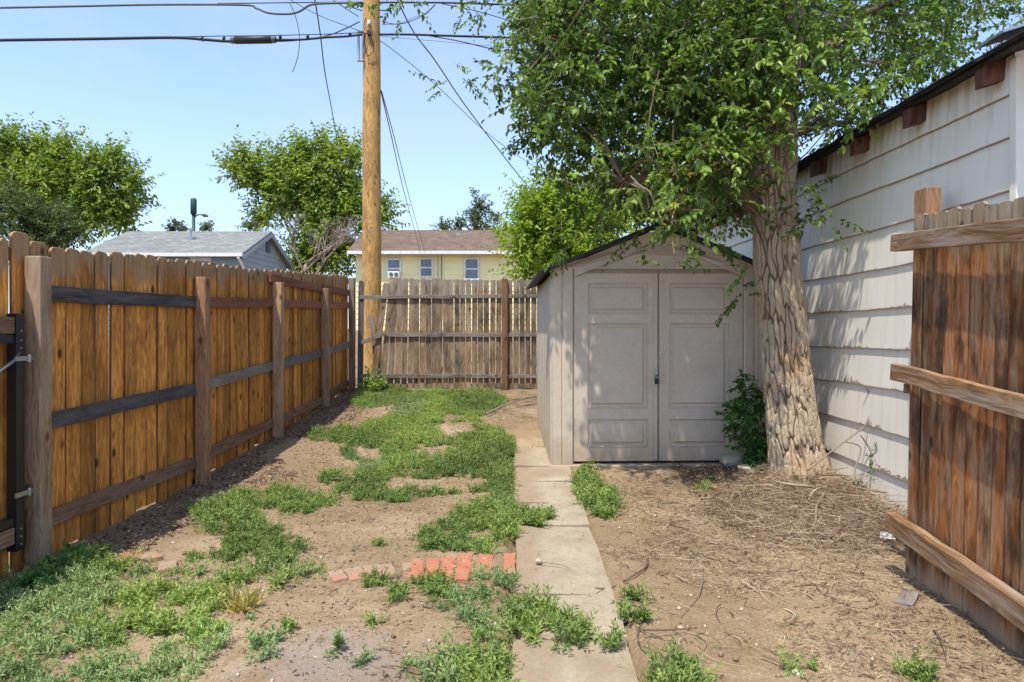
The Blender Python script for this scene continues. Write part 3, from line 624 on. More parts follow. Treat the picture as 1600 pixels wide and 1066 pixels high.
mb = MB(); mb.box((2.0, 3.475, .985), (2.03, 3.505, 1.035)); mb.build('latch_block', M['gaterail'], rg, bevel=.004)
mb = MB(); mb.plank((2.035, 3.485, .10), (2.045, 3.485, .34), (1, 0, 0), .03, .02); mb.build('edge_batten', M['raildark'], rg)

# ================================================================== UTILITY POLE AND CABLES
PX, PYY = -2.50, 11.35
po = thing('utility_pole', 'tall orange-brown timber utility pole rising behind the corner of the fences', 'pole', (PX, PYY, .4))
mb = MB(); n = 26; pts = [Vector((PX + .004 * math.sin(k), PYY, .2 + 9.8 * k / n)) for k in range(n + 1)]
mb.tube(pts, [.172 - .045 * k / n for k in range(n + 1)], 28); mb.build('shaft', M['polewood'], po, True)
mb = MB(); mb.tube([P(560, 50, 11.2), P(560.5, 95, 11.2)], .022, 10); mb.tube([P(567, 52, 11.2), P(566, 97, 11.2)], .012, 8); mb.box(P(559, 52, 11.25), P(568, 47, 11.18)); mb.box(P(559, 97, 11.25), P(569, 93, 11.18)); mb.build('cable_guard', M['galv'], po)
mb = MB(); mb.box(P(574, 31, 11.15), P(580, 42, 11.24)); mb.build('number_tag', M['white'], po)
mb = MB(); mb.tube([P(577, 37.5, 11.14), P(577, 37.5, 11.2)], .012, 8); mb.build('bolt', M['blackplastic'], po); mb = MB(); mb.box(P(573, 47, 11.13), P(580, 57, 11.22)); mb.build('bolt_bracket', M['blackplastic'], po)
mb = MB(); mb.tube([P(578, 56, 11.14), P(583, 66, 11.15), P(584, 78, 11.17), P(578, 86, 11.15), P(572, 88, 11.16)], .008, 6); mb.tube([P(572, 52, 11.15), P(569, 66, 11.16), P(573, 82, 11.15)], .008, 6); mb.build('jumper_wire', M['cable'], po)
for px_, py_ in ((573, 120), (580, 205), (574, 300), (585, 250), (577, 375)):
    mb = MB(); mb.tube([P(px_, py_, 11.16), P(px_, py_, 11.25)], .009, 6); mb.build('staple', M['galv'], po)
def smooth_pts(c, n=6):
    out = []
    for i in range(len(c) - 1):
        p0, p1, p2, p3 = c[max(i - 1, 0)], c[i], c[i + 1], c[min(i + 2, len(c) - 1)]
        for k in range(n):
            t = k / n; out.append(.5 * ((2 * p1) + (p2 - p0) * t + (2 * p0 - 5 * p1 + 4 * p2 - p3) * t * t + (3 * p1 - p0 - 3 * p2 + p3) * t ** 3))
    return out + [c[-1]]
def cable(name, label, cat, pts, r, mat='cable', group=None, extra=None):
    mb = MB(); c = smooth_pts([P(*p) for p in pts]); mb.tube(c, r, 8)
    if extra: extra(mb)
    return tag(mb.build(name, M[mat], smooth=True), label, cat, group)
Yc = 11.12
cable('overhead_cable', 'thick black lower cable left of the pole sagging into the splice case', 'cable', [(-400, 68, Yc), (-100, 64.5, Yc), (0, 63, Yc), (140, 61, Yc), (270, 59, Yc), (320, 62, Yc), (345, 64, Yc), (368, 65, Yc)], .026)
def clamps(mb):
    for x in (316, 350): mb.box(P(x - 2.5, 56, Yc - .03), P(x + 2.5, 65, Yc + .03))
    for x in (438, 481, 547): mb.box(P(x - 2.5, 54 if x < 500 else 51, Yc - .03), P(x + 2.5, 62 if x < 500 else 56, Yc + .03))
cable('support_strand', 'thin strand above the splice case with small black clamps', 'cable', [(285, 57.5, Yc), (345, 56.5, Yc), (430, 55.5, Yc), (520, 53, Yc), (566, 51, Yc)], .008, extra=clamps)
sp = thing('splice_case', 'black cylindrical splice case hanging in the lower cable left of the pole', 'splice case', tuple(P(396, 62, Yc)))
mb = MB(); mb.tube([P(366, 63, Yc), P(368, 63, Yc), P(424, 62, Yc), P(426, 62, Yc)], [.03, .062, .062, .03], 16); mb.build('case_body', M['blackplastic'], sp, True)
mb = MB(); mb.tube([P(361, 63.2, Yc), P(367, 63, Yc)], .055, 12); mb.build('end_cap', M['cablegrey'], sp); mb = MB(); mb.tube([P(425, 62, Yc), P(431, 62, Yc)], .055, 12); mb.build('end_cap', M['cablegrey'], sp)
cable('overhead_cable', 'black lower cable running from the splice case up to the pole', 'cable', [(428, 62, Yc), (470, 62, Yc), (510, 58.5, Yc), (540, 57, Yc), (566, 54, Yc)], .020)
cable('overhead_cable', 'second cable climbing from the splice case to the pole side', 'cable', [(428, 65, Yc), (460, 63.5, Yc), (510, 56, Yc), (535, 47, Yc), (562, 34, Yc)], .010)
cable('overhead_cable', 'black lower cable from the pole into the tree leaves', 'cable', [(592, 54, Yc), (640, 54, Yc), (700, 56, Yc), (830, 60, Yc + .1), (1000, 66, Yc + .3), (1300, 78, Yc + .8)], .020)
cable('overhead_cable', 'thin twin cable drooping below the lower line right of the pole', 'cable', [(670, 56, Yc), (720, 65, Yc), (775, 78, Yc), (850, 92, Yc), (950, 110, Yc)], .009)
cable('overhead_cable', 'thinnest wire just under the lower line right of the pole', 'cable', [(595, 57, Yc), (700, 66, Yc), (800, 75, Yc), (900, 84, Yc)], .004, 'copper')
cable('overhead_cable', 'upper grey cable left of the pole with a hanging slack loop', 'cable', [(-400, 16, Yc), (-100, 13, Yc), (0, 12.3, Yc), (120, 10, Yc), (250, 7.5, Yc), (380, 8, Yc), (400, 13, Yc), (420, 20.5, Yc), (450, 22, Yc), (468, 18, Yc), (485, 8, Yc), (510, 5.5, Yc), (566, 4, Yc)], .018, 'cablegrey')
cable('overhead_cable', 'topmost straight thin strand crossing left of the pole', 'cable', [(340, 5.5, Yc), (400, 5, Yc), (480, 4, Yc), (566, 3, Yc)], .009)
cable('overhead_cable', 'upper black cable right of the pole going into the tree leaves', 'cable', [(592, 4, Yc), (650, 4, Yc), (720, 5, Yc), (830, 9, Yc + .1), (1000, 16, Yc + .3), (1300, 30, Yc + .8)], .016)
cable('overhead_cable', 'cable sagging from the pole top to the upper right line', 'cable', [(592, 16, Yc), (605, 16, Yc), (616, 10, Yc), (622, 3, Yc)], .010)
cable('overhead_cable', 'looped drop cable rising from the pole to the upper right line', 'cable', [(597, 34, Yc), (622, 38, Yc), (645, 32, Yc), (665, 21, Yc), (680, 7, Yc)], .007)
cable('overhead_cable', 'second drop cable with a kink beside the looped one', 'cable', [(597, 38, Yc), (625, 37, Yc), (650, 26, Yc), (664, 23, Yc), (672, 16, Yc), (680, 8, Yc)], .005, 'copper')
cable('overhead_cable', 'oblique thin cable from the upper line toward the leaves', 'cable', [(690, 6, Yc), (750, 19, Yc), (820, 40, Yc), (900, 66, Yc)], .007)
cable('overhead_cable', 'short slack cable joining the upper line left of the pole', 'cable', [(540, 4, Yc), (552, 12, Yc), (566, 17, Yc)], .009)
cable('overhead_cable', 'oblique cable coming down to the left side of the pole head', 'cable', [(515, -4, Yc), (535, 10, Yc), (560, 26, Yc)], .007)
cable('overhead_cable', 'faint wire crossing behind the pole from upper left', 'cable', [(450, -2, Yc), (500, 25, Yc), (560, 48, Yc), (600, 68, Yc + .3), (680, 132, 12), (760, 207, 13.5), (850, 270, 15), (1000, 360, 18)], .006, 'copper')
cable('drop_wire', 'loose wire end dangling from the upper left cable', 'wire', [(453, 5, Yc), (463, 30, Yc), (468, 60, Yc), (465, 90, Yc), (457, 113, Yc)], .006)
cable('drop_wire', 'dark wire falling steeply behind the round tree left of the pole', 'wire', [(491, -6, Yc), (500, 50, 12.5), (508, 115, 15), (520, 180, 18), (530, 240, 22)], .012)
cable('drop_wire', 'black service wire sloping from the upper line down to the shed trees', 'wire', [(619, -4, Yc), (645, 48, 11.6), (680, 95, 12.3), (720, 155, 13.2), (770, 222, 14.4), (830, 297, 16), (900, 370, 18)], .011)
cable('drop_wire', 'left one of two thin wires running from the pole to the yellow house', 'wire', [(595, 142, 11.35), (612, 215, 14), (630, 295, 19), (648, 360, 25), (656, 392, 28)], .010, 'copper')
cable('drop_wire', 'right one of two thin wires running from the pole to the yellow house', 'wire', [(596, 142, 11.35), (616, 215, 14), (636, 295, 19), (654, 360, 25), (664, 392, 28)], .009, 'copper')

# ================================================================== HOUSES BEYOND THE ALLEY
def lapwall(mb, a, b, z0, z1, exp, n_out, lim=None):
    """clapboards from point a to b (xy), outward normal n_out; lim(z) -> (t0, t1) trims a gable"""
    a = Vector(a); b = Vector(b); nrm = Vector(n_out); z = z0
    while z < z1 - .01:
        zt = min(z + exp, z1); t0, t1 = lim(z) if lim else (0, 1); u0, u1 = lim(zt) if lim else (0, 1)
        if t1 <= t0: break
        if u1 < u0: u0 = u1 = (u0 + u1) / 2
        p = lambda t, d, zz: (a.x + (b.x - a.x) * t + nrm.x * d, a.y + (b.y - a.y) * t + nrm.y * d, zz)
        mb.add([p(t0, 0, z), p(t1, 0, z), p(t1, .03, z), p(t0, .03, z), p(u1, .004, zt), p(u0, .004, zt)], [(0, 1, 2, 3), (3, 2, 4, 5)]); z += exp
def window(parent, x0, x1, z0, z1, y, mats=('white', 'glass')):
    f = MB(); t = .07
    f.box((x0, y - .05, z0), (x0 + t, y, z1)); f.box((x1 - t, y - .05, z0), (x1, y, z1)); f.box((x0 + t, y - .05, z1 - t), (x1 - t, y, z1)); f.box((x0 + t, y - .05, z0), (x1 - t, y, z0 + t)); f.box((x0 + t, y - .045, (z0 + z1) / 2 - .03), (x1 - t, y, (z0 + z1) / 2 + .03))
    o = f.build('window', M['white'], parent); g = MB(); g.box((x0 + t, y - .02, z0 + t), (x1 - t, y - .012, z1 - t)); g.build('pane', M['glass'], o); return o
def house(name, label, x0, x1, y0, y1, ze, zr, wmat, rmat, ov=.35, exp=.2, gz=.9):
    h = thing(name, label, 'house', ((x0 + x1) / 2, (y0 + y1) / 2, gz)); w_ = MB(); ym = (y0 + y1) / 2; inn = .25
    lapwall(w_, (x0 + inn, y0 + .4), (x1 - inn, y0 + .4), gz, ze, exp, (0, -1)); sl2 = (zr - ze) / (ym - y0)
    for xx, nn in ((x1 - inn, 1), (x0 + inn, -1)):
        L = (y1 - .4) - (y0 + .4)
        def lim(z):
            if z <= ze: return (0, 1)
            d = (z - ze) / sl2; s = max(0, (d - .4)) / L; return (s, 1 - s)
        lapwall(w_, (xx, y0 + .4), (xx, y1 - .4), gz, zr - .15, exp, (nn, 0), lim)
    w_.box((x0 + inn + .01, y0 + .42, gz - .3), (x1 - inn - .01, y1 - .42, ze - .02)); w_.build('wall', M[wmat], h)
    r_ = MB(); n = 14
    for s in (0, 1):
        ya = y0 if s == 0 else y1
        vs = [(x0, ya, ze), (x1, ya, ze), (x1, ym, zr), (x0, ym, zr)]; vs += [(x, y, z + .09) for x, y, z in vs]
        if s: vs = [vs[1], vs[0], vs[3], vs[2], vs[5], vs[4], vs[7], vs[6]]
        r_.hexa(vs)
    rf = r_.build('roof', M[rmat], h)
    g_ = MB(); g_.box((x0, y0 - .12, ze - .06), (x1, y0 - .005, ze + .07)); g_.build('gutter', M['white'], h)
    for xx in (x0, x1):
        for s in (0, 1):
            b_ = MB(); ya = y0 if s == 0 else y1; xa = xx - .03; xb = xx + .03
            vs = [(xa, ya, ze - .14), (xb, ya, ze - .14), (xb, ym, zr - .14), (xa, ym, zr - .14)]; vs += [(x, y, z + .13) for x, y, z in vs]
            if s: vs = [vs[1], vs[0], vs[3], vs[2], vs[5], vs[4], vs[7], vs[6]]
            b_.hexa(vs); b_.build('rake_board', M['bluegrey' if wmat == 'bluegrey' else 'white'], h)
    return h, rf
h1, rf = house('grey_house', 'low blue-grey sided house with a grey shingle roof seen over the left fence', -15.6, -9.87, 24, 29.5, 4.02, 5.18, 'bluegrey', 'roofgrey')
mb = MB(); c = P(298, 375, 25.6); mb.tube([c + Vector((0, 0, -.25)), c + Vector((0, 0, .12)), c + Vector((0, 0, .14))], [.11, .10, .04], 12); mb.tube([c + Vector((0, 0, .14)), c + Vector((0, 0, .36))], .05, 10); mb.tube([c + Vector((0, 0, .36)), c + Vector((0, 0, .44))], .10, 10); mb.build('roof_vent', M['galv'], rf)
mb = MB(); c = P(372, 402, 23.9); mb.tube([c, c + Vector((.05, .3, -.3)), c + Vector((.05, .33, -2.2))], .045, 8); mb.build('downspout', M['white'], h1)
mb = MB(); mb.box(P(298, 402, 24.37), P(330, 408, 24.345))
for k in range(7): mb.box(P(300 + k * 4, 403, 24.33), P(302.6 + k * 4, 407, 24.36))
mb.build('wall_vent', M['white'], h1)
mb = MB(); c = Vector((-10.07, 26.75, 4.45)); mb.box(c, c + Vector((.03, .35, .5))); mb.build('gable_louvre', M['cablegrey'], h1)
h2, rf = house('yellow_house', 'pale yellow sided house with a brown shingle roof behind the utility pole', -7.17, 2.2, 28, 33.8, 4.56, 5.85, 'yellow', 'roofbrown', exp=.235, gz=1.1)
for (a, b, c_, d) in ((604, 627, 404, 436), (655, 677, 403, 434), (725, 749, 403, 438)):
    p = P(a, c_, 28.35); q = P(b, d, 28.35); window(h2, p.x, q.x, q.z, p.z, 28.36)
mb = MB(); p = P(606, 424, 28); q = P(624, 434, 28); mb.box((p.x, 27.95, q.z), (q.x, 28.3, p.z)); ac = mb.build('air_conditioner', M['white'], h2, bevel=.02)
for cx in (611, 619):
    m2 = MB(); c = P(cx, 429, 27.94); m2.tube([c + Vector((0, -.012, 0)), c + Vector((0, .012, 0))], .085, 14); m2.build('fan_grille', M['cablegrey'], ac)
mb = MB(); c = P(716, 384, 30.2); mb.tube([c, c + Vector((0, 0, .42))], .07, 10); mb.tube([c + Vector((0, 0, .42)), c + Vector((0, 0, .55))], .12, 10); mb.build('roof_vent', M['galv'], rf)
mb = MB(); c = P(690, 400, 28.3); mb.tube([c, c + Vector((0, 0, -2.4))], .02, 6); c = P(684, 400, 28.3); mb.tube([c, c + Vector((0, 0, -2.4))], .012, 6); mb.build('conduit', M['cablegrey'], h2)
st = thing('street_lamp', 'thin dark post with thick top and small side arm beyond the grey house roof', 'lamp post', tuple(P(302.5, 400, 36)))
mb = MB(); mb.tube([P(302.5, 470, 36), P(302.5, 335, 36)], .09, 10); mb.tube([P(302.5, 336, 36), P(302.5, 334, 36), P(302.5, 312, 36), P(302.5, 310, 36)], [.1, .16, .16, .10], 12); mb.build('mast', plain('green_paint', (.02, .07, .06), .5), st, True)
mb = MB(); mb.tube(smooth_pts([P(302.5, 341, 36), P(309, 336, 36), P(318, 336, 36)]), .035, 6); mb.build('arm', M['cablegrey'], st); mb = MB(); mb.tube([P(316, 336, 36), P(319, 336.5, 36), P(325, 338, 36)], [.05, .10, .05], 8); mb.build('lamp_head', M['cablegrey'], st)

# ================================================================== VEGETATION TOOLS
def nrm(v): return v / np.maximum(np.linalg.norm(v, axis=-1, keepdims=True), 1e-9)
def leaf6(B, D, N, L, W, fold=.28, droop=.18):
    """six-point leaves folded along the midrib; returns verts (n*6,3), faces"""
    D = nrm(D); S = nrm(np.cross(D, N)); U = np.cross(S, D); n = len(B); L = np.asarray(L)[:, None]; W = np.asarray(W)[:, None]
    pt = lambda a, b, c: B + D * L * a + S * W * b + U * (W * c - L * droop * a * a)
    V = np.stack([pt(0, 0, 0), pt(.28, .5, fold), pt(.66, .42, fold), pt(1, 0, 0), pt(.66, -.42, fold), pt(.28, -.5, fold)], 1).reshape(-1, 3)
    b = (np.arange(n) * 6)[:, None]; Fc = np.concatenate([b + [0, 1, 2, 3], b + [0, 3, 4, 5]], 1).reshape(-1, 4); return V, Fc
def sticks(A, B, r0, r1, sag=None, seg=2):
    """three-sided thin rods from A to B"""
    n = len(A); D = nrm(B - A); T = nrm(np.cross(D, np.where(np.abs(D[:, 2:3]) > .9, [[1., 0, 0]], [[0, 0, 1.]]))); Bn = np.cross(D, T); vs = []
    for i in range(seg + 1):
        t = i / seg; c = A + (B - A) * t + (0 if sag is None else sag * (4 * t * (1 - t))); r = (r0 + (r1 - r0) * t)
        r = np.asarray(r).reshape(-1, 1) * np.ones((n, 1))
        for k in range(3): a = 2 * math.pi * k / 3; vs.append(c + (T * math.cos(a) + Bn * math.sin(a)) * r)
    V = np.stack(vs, 1).reshape(-1, 3); b = (np.arange(n) * 3 * (seg + 1))[:, None]; fs = []
    for i in range(seg):
        for k in range(3): fs.append(b + [i * 3 + k, i * 3 + (k + 1) % 3, i * 3 + 3 + (k + 1) % 3, i * 3 + 3 + k])
    return V, np.concatenate(fs, 1).reshape(-1, 4)
def sprays(C, rad, ntw, tl, ll, lw, bias=(0, 0, -.25), per=13, seed=1, spread=.55, updown=0, rlo=.0, rhi=1.0):
    """leafy twigs around cluster centres; returns leaves (V,F,rnd) and twigs (V,F,rnd)"""
    r = np.random.default_rng(seed); C = np.asarray(C, float); rad = np.broadcast_to(np.asarray(rad, float), (len(C),)); ntw = np.broadcast_to(np.asarray(ntw), (len(C),)).astype(int)
    idx = np.repeat(np.arange(len(C)), ntw); n = len(idx); off = r.normal(0, spread, (n, 3)); S = C[idx] + off * rad[idx][:, None] * .8
    D = nrm(off * .9 + r.normal(0, .55, (n, 3)) + np.array(bias)); L = tl * r.uniform(.5, 1.3, n)
    E = S + D * L[:, None]; sag = np.zeros((n, 3)); sag[:, 2] = L * .05
    tv, tf = sticks(S, E, .0028 * tl / .35, .0010 * tl / .35, sag); tr = np.repeat(r.uniform(0, 1, n), 9)
    k = np.arange(per); t = (k + .6) / per; t = t[None, :] * np.ones((n, 1)) + r.uniform(-.03, .03, (n, per))
    Bp = S[:, None, :] + D[:, None, :] * (L[:, None] * t)[..., None]; Bp[..., 2] += (L[:, None] * .05) * 4 * t * (1 - t)
    side = nrm(np.cross(D, r.normal(0, 1, (n, 3)) * .6 + [0, 0, 1.0])); sg = np.where(k % 2 == 0, 1, -1)[None, :, None]
    LD = D[:, None, :] * .75 + side[:, None, :] * sg * .9 + r.normal(0, .28, (n, per, 3)) + np.array([0, 0, -.35]); NN = r.normal(0, .45, (n, per, 3)) + np.array([0, 0, 1.0])
    sz = r.uniform(.65, 1.2, (n, per)) * (1 - .35 * np.abs(t - .5)) ; m = r.uniform(0, 1, (n, per)) < .93
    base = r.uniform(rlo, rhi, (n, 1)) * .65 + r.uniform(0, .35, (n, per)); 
    V, Fc = leaf6(Bp[m], LD[m], NN[m], ll * sz[m], lw * sz[m]); return (V, Fc, np.repeat(base[m], 6)), (tv, tf, tr)
def merge(parts):
    vs, fs, rs, b = [], [], [], 0
    for V, Fc, r in parts: vs.append(V); fs.append(Fc + b); rs.append(r); b += len(V)
    return np.concatenate(vs), np.concatenate(fs), np.concatenate(rs)
def emit(name, parts, mat, parent=None, smooth=False):
    V, Fc, r = merge(parts); return link(name, npmesh(name, V, Fc, {'rnd': r}), mat, parent, smooth)
def limb_path(a, b, n=6, wob=.08, lift=.1, seed=0):
    r = random.Random(seed); a = Vector(a); b = Vector(b); L = (b - a).length; out = []
    for i in range(n + 1):
        t = i / n; p = a.lerp(b, t); e = math.sin(math.pi * t)
        out.append(p + Vector((r.uniform(-1, 1), r.uniform(-1, 1), r.uniform(-.6, .6))) * wob * L * e * .6 + Vector((0, 0, lift * L * e)))
    return out

# ------------------------------------------------------------------ the big elm beside the shed
elm = thing('elm_tree', 'big leafy tree with a thick furrowed trunk leaning beside the shed', 'tree', (2.42, 5.65, .05))
def trunk():
    # centre line and radius against height, read off the photograph
    hz = [-.35, -.05, .10, .35, .8, 1.4, 1.9, 2.5, 2.9, 3.3, 4.1, 5.2]
    cx = [2.36, 2.35, 2.33, 2.31, 2.265, 2.22, 2.175, 2.14, 2.125, 2.125, 2.14, 2.20]
    rd = [.31, .262, .228, .210, .191, .179, .175, .170, .19, .195, .24, .18]
    nz, na = 800, 300; z = np.linspace(-.35, 5.2, nz); th = np.linspace(0, 2 * np.pi, na, endpoint=False); TH, ZZ = np.meshgrid(th, z)
    CX = np.interp(ZZ, hz, cx); CY = 5.65 + .05 * np.sin(ZZ * .9); RR = np.interp(ZZ, hz, rd)
    RR = RR * (1 + .05 * np.cos(3 * TH + ZZ) + .04 * np.cos(2 * TH - 1 + ZZ * .7)); fl = np.clip(.42 - ZZ, 0, 1) ** 1.5; RR += fl * (.10 * np.cos(4 * TH + .7) + .10 * np.cos(TH) + .06)
    u = TH / (2 * np.pi) * 24; v = ZZ * 6.2
    wu = (fbm(u * .7, v * 1.0, 31, 3) - .5) * .9; wv = (fbm(u * .9, v * .8, 41, 3) - .5) * .8
    # keep the warp periodic round the trunk
    bl = np.clip((u - 22.5) / 1.5, 0, 1); wu = wu * (1 - bl) + ((fbm((u - 24) * .7, v, 31, 3) - .5) * .9) * bl; wv = wv * (1 - bl) + ((fbm((u - 24) * .9, v * .8, 41, 3) - .5) * .8) * bl
    F1, F2, ID = cells(u + wu, v * .45 + wv + 40, 24); e = F2 - F1; crk = 1 - np.clip(e / .20, 0, 1); crk = crk ** 1.1
    G1, G2, ID2 = cells((u + wu) * 2, v * 1.5 + 80, 48, 8); c2 = 1 - np.clip((G2 - G1) / .16, 0, 1)
    pl = np.clip(e / .35, 0, 1) ** .6; tilt = (ID - .5) * .012; fine = (fbm(u * 4, v * 2.4, 51, 3) - .5) * .010
    d = -.024 * crk + .006 * pl + tilt * pl - .007 * c2 * (1 - crk) + fine + (fbm(u * 9, v * 5, 61, 2) - .5) * .008
    RR = RR + d; X = CX + RR * np.cos(TH); Y = CY + RR * np.sin(TH)
    i = np.arange(nz * na).reshape(nz, na); j = np.roll(i, -1, 1); Fc = np.stack([i[:-1], j[:-1], j[1:], i[1:]], -1).reshape(-1, 4)
    me = npmesh('trunk', np.stack([X, Y, ZZ], -1).reshape(-1, 3), Fc, {'crk': np.clip(crk * .9 + c2 * .22, 0, 1).ravel(), 'cid': ID.ravel()})
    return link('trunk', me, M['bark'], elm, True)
trunk()
# limbs: (start px,py,Y, end px,py,Y, r0, r1)
ends = []
limbs = [((1180, 322, 5.6), (1095, 270, 5.2), .075, .05), ((1160, 250, 5.7), (1075, 165, 5.6), .07, .052), ((1075, 165, 5.6), (955, 45, 5.5), .052, .035), ((955, 45, 5.5), (860, -110, 5.4), .035, .02),
         ((1075, 165, 5.6), (1010, -120, 5.9), .045, .03), ((1190, 40, 5.6), (1080, -260, 5.3), .13, .06), ((1215, 20, 5.7), (1330, -240, 6.0), .13, .06), ((1225, 130, 5.8), (1380, 10, 6.6), .06, .035), ((1380, 10, 6.6), (1560, -60, 7.2), .035, .02),
         ((1225, 215, 5.8), (1330, 190, 7.0), .04, .02), ((1095, 270, 5.2), (960, 285, 5.0), .04, .018), ((1095, 270, 5.2), (1050, 330, 5.1), .03, .012), ((1080, -260, 5.3), (900, -500, 5.0), .06, .03), ((1330, -240, 6.0), (1500, -450, 6.3), .06, .03), ((1120, 190, 5.7), (930, 180, 6.3), .03, .014), ((930, 180, 6.3), (840, 190, 6.3), .014, .008), ((1050, 60, 5.6), (860, 60, 5.2), .03, .012), ((1170, 330, 5.8), (1090, 340, 6.2), .035, .015)]
mb = MB()
for i, (a, b, r0, r1) in enumerate(limbs):
    pts = limb_path(P(*a), P(*b), 7, .10, .02, i); mb.tube(pts, [r0 + (r1 - r0) * k / 7 for k in range(8)], 10)
mb.build('limb', M['limb'], elm, True)
# foliage clusters, in photograph pixels with a depth: (px, py, Y, radius m, twigs)
cl = []
rr = np.random.default_rng(11)
def fill(poly, dens, ylo, yhi, rad, tw, step=30):
    a = np.array(poly, float); lo = a.min(0); hi = a.max(0); n = int((hi[0] - lo[0]) * (hi[1] - lo[1]) / step ** 2 * dens)
    x = rr.uniform(lo[0], hi[0], n); y = rr.uniform(lo[1], hi[1], n); m = inpoly(x, y, poly)
    for px, py in zip(x[m], y[m]): cl.append((px, py, rr.uniform(ylo, yhi), rad * rr.uniform(.7, 1.3), tw))
fill([(850, -40), (1190, -40), (1180, 120), (1165, 270), (1150, 310), (1060, 295), (960, 290), (900, 270), (860, 220), (850, 150)], 1.25, 4.9, 6.6, .19, 13, 26)
fill([(815, -40), (860, -40), (870, 240), (900, 305), (850, 290), (840, 210), (825, 120)], 1.3, 5.0, 6.2, .14, 7, 24)
fill([(1160, -40), (1260, -40), (1255, 60), (1240, 220), (1180, 215), (1150, 120)], 1.1, 5.0, 5.3, .12, 8, 30)
fill([(1245, -40), (1480, -40), (1500, 60), (1400, 150), (1300, 215), (1250, 235)], 1.3, 5.6, 8.6, .21, 13, 27)
fill([(1470, -40), (1640, -40), (1600, 45), (1500, 90), (1440, 120)], .7, 6.0, 8.6, .18, 10, 30)
fill([(900, 280), (1165, 300), (1165, 345), (1120, 345), (1080, 320), (1000, 315), (960, 305)], .8, 4.9, 5.9, .11, 8, 26)
for px, py, Y in ((790, 52, 5.2), (815, 42, 5.2), (800, 78, 5.3), (830, 95, 5.3), (785, 122, 5.4), (812, 118, 5.4), (840, 140, 5.4), (805, 165, 5.5), (835, 170, 5.5), (812, 205, 5.5), (842, 212, 5.5), (845, 240, 5.5), (860, 270, 5.4), (780, 108, 5.4), (925, 345, 5.2), (900, 375, 5.2), (880, 385, 5.3), (1058, 350, 5.0), (1060, 385, 4.95), (1058, 420, 4.9), (1095, 380, 5.2), (1120, 378, 5.3), (1150, 470, 5.5), (1165, 455, 5.5), (1160, 440, 5.5), (1262, 320, 5.45), (1255, 355, 5.4), (1285, 340, 5.3), (1300, 350, 5.2), (1260, 290, 5.4), (985, 375, 5.6)):
    cl.append((px, py, Y, .055, 3))
C = np.array([tuple(P(a, b, c)) for a, b, c, d, e in cl]); rad = [d for *_, d, e in cl]; ntw = [e for *_, e in cl]
L1, T1 = sprays(C, rad, ntw, .28, .060, .033, (-.05, -.05, -.25), 10, 21, rlo=0, rhi=.85)
# larger sprays on the near side, leaf colours lightened as if sunlit
cn = [P(a, b, c) for a, b, c in ((1035, 255, 4.7), (1060, 280, 4.65), (1090, 245, 4.7), (1110, 225, 4.7), (1120, 205, 4.75), (1070, 320, 4.7), (1150, 150, 4.8), (1175, 100, 4.8), (1190, 60, 4.85), (1130, 95, 4.8), (1210, 120, 4.9), (1230, 90, 4.9), (1250, 60, 4.9), (1260, 125, 4.9), (1225, 200, 4.95), (1190, 225, 4.95), (1290, 150, 4.9), (1320, 165, 4.9), (1360, 170, 4.9), (1345, 155, 4.9), (1310, 80, 4.9), (1350, 60, 4.9), (1400, 130, 5), (1010, 240, 4.8), (1140, 250, 4.8), (1050, 350, 4.8), (1160, 190, 4.85), (1085, 130, 4.8), (1030, 110, 4.8), (1280, 40, 4.9), (1000, 295, 4.8), (930, 240, 4.9))]
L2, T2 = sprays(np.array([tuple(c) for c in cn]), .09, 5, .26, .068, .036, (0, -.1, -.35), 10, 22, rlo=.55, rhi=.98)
# crown above the frame, for the shade it throws
up = rr.normal(0, 1, (230, 3)) * [1.3, 1.1, .85] + [1.5, 7.3, 6.1]; up = up[up[:, 2] > 4.35]
L3, T3 = sprays(up, .30, 9, .38, .075, .038, (0, 0, -.1), 11, 23)
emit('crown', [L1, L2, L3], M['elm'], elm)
emit('twigs', [T1, T2, T3], M['twig'], elm)
# thin branches linking clusters to limbs
mids = []
for a, b, r0, r1 in limbs:
    pa, pb = P(*a), P(*b); mids += [pa.lerp(pb, t) for t in (.3, .6, .9)]
A_ = []; B_ = []
for c in [Vector(x) for x in C[::2]] + cn + [Vector(x) for x in up[::2]]:
    m = min(mids, key=lambda q: (q - c).length + max(0, q.z - c.z) * .2); A_.append(m); B_.append(c)
sg = rr.normal(0, .09, (len(A_), 3)); V, Fc = sticks(np.array([tuple(a) for a in A_]), np.array([tuple(b) for b in B_]), .013, .003, sg, 6); emit('branches', [(V, Fc, np.repeat(rr.uniform(0, .7, len(A_)), 21))], M['twig'], elm)
for pts in ([(985, 275, 4.75), (1000, 290, 4.72), (1015, 300, 4.7), (1025, 325, 4.7), (1037, 352, 4.7)], [(990, 285, 4.8), (1008, 300, 4.78), (1014, 325, 4.78)], [(1125, 235, 4.75), (1150, 262, 4.75)], [(1255, 300, 5.3), (1270, 320, 5.2), (1282, 345, 5.2), (1285, 380, 5.2)]):
    mb = MB(); mb.tube(smooth_pts([P(*p) for p in pts], 4), .006, 6); mb.build('bare_twig', M['deadtwig'], elm)

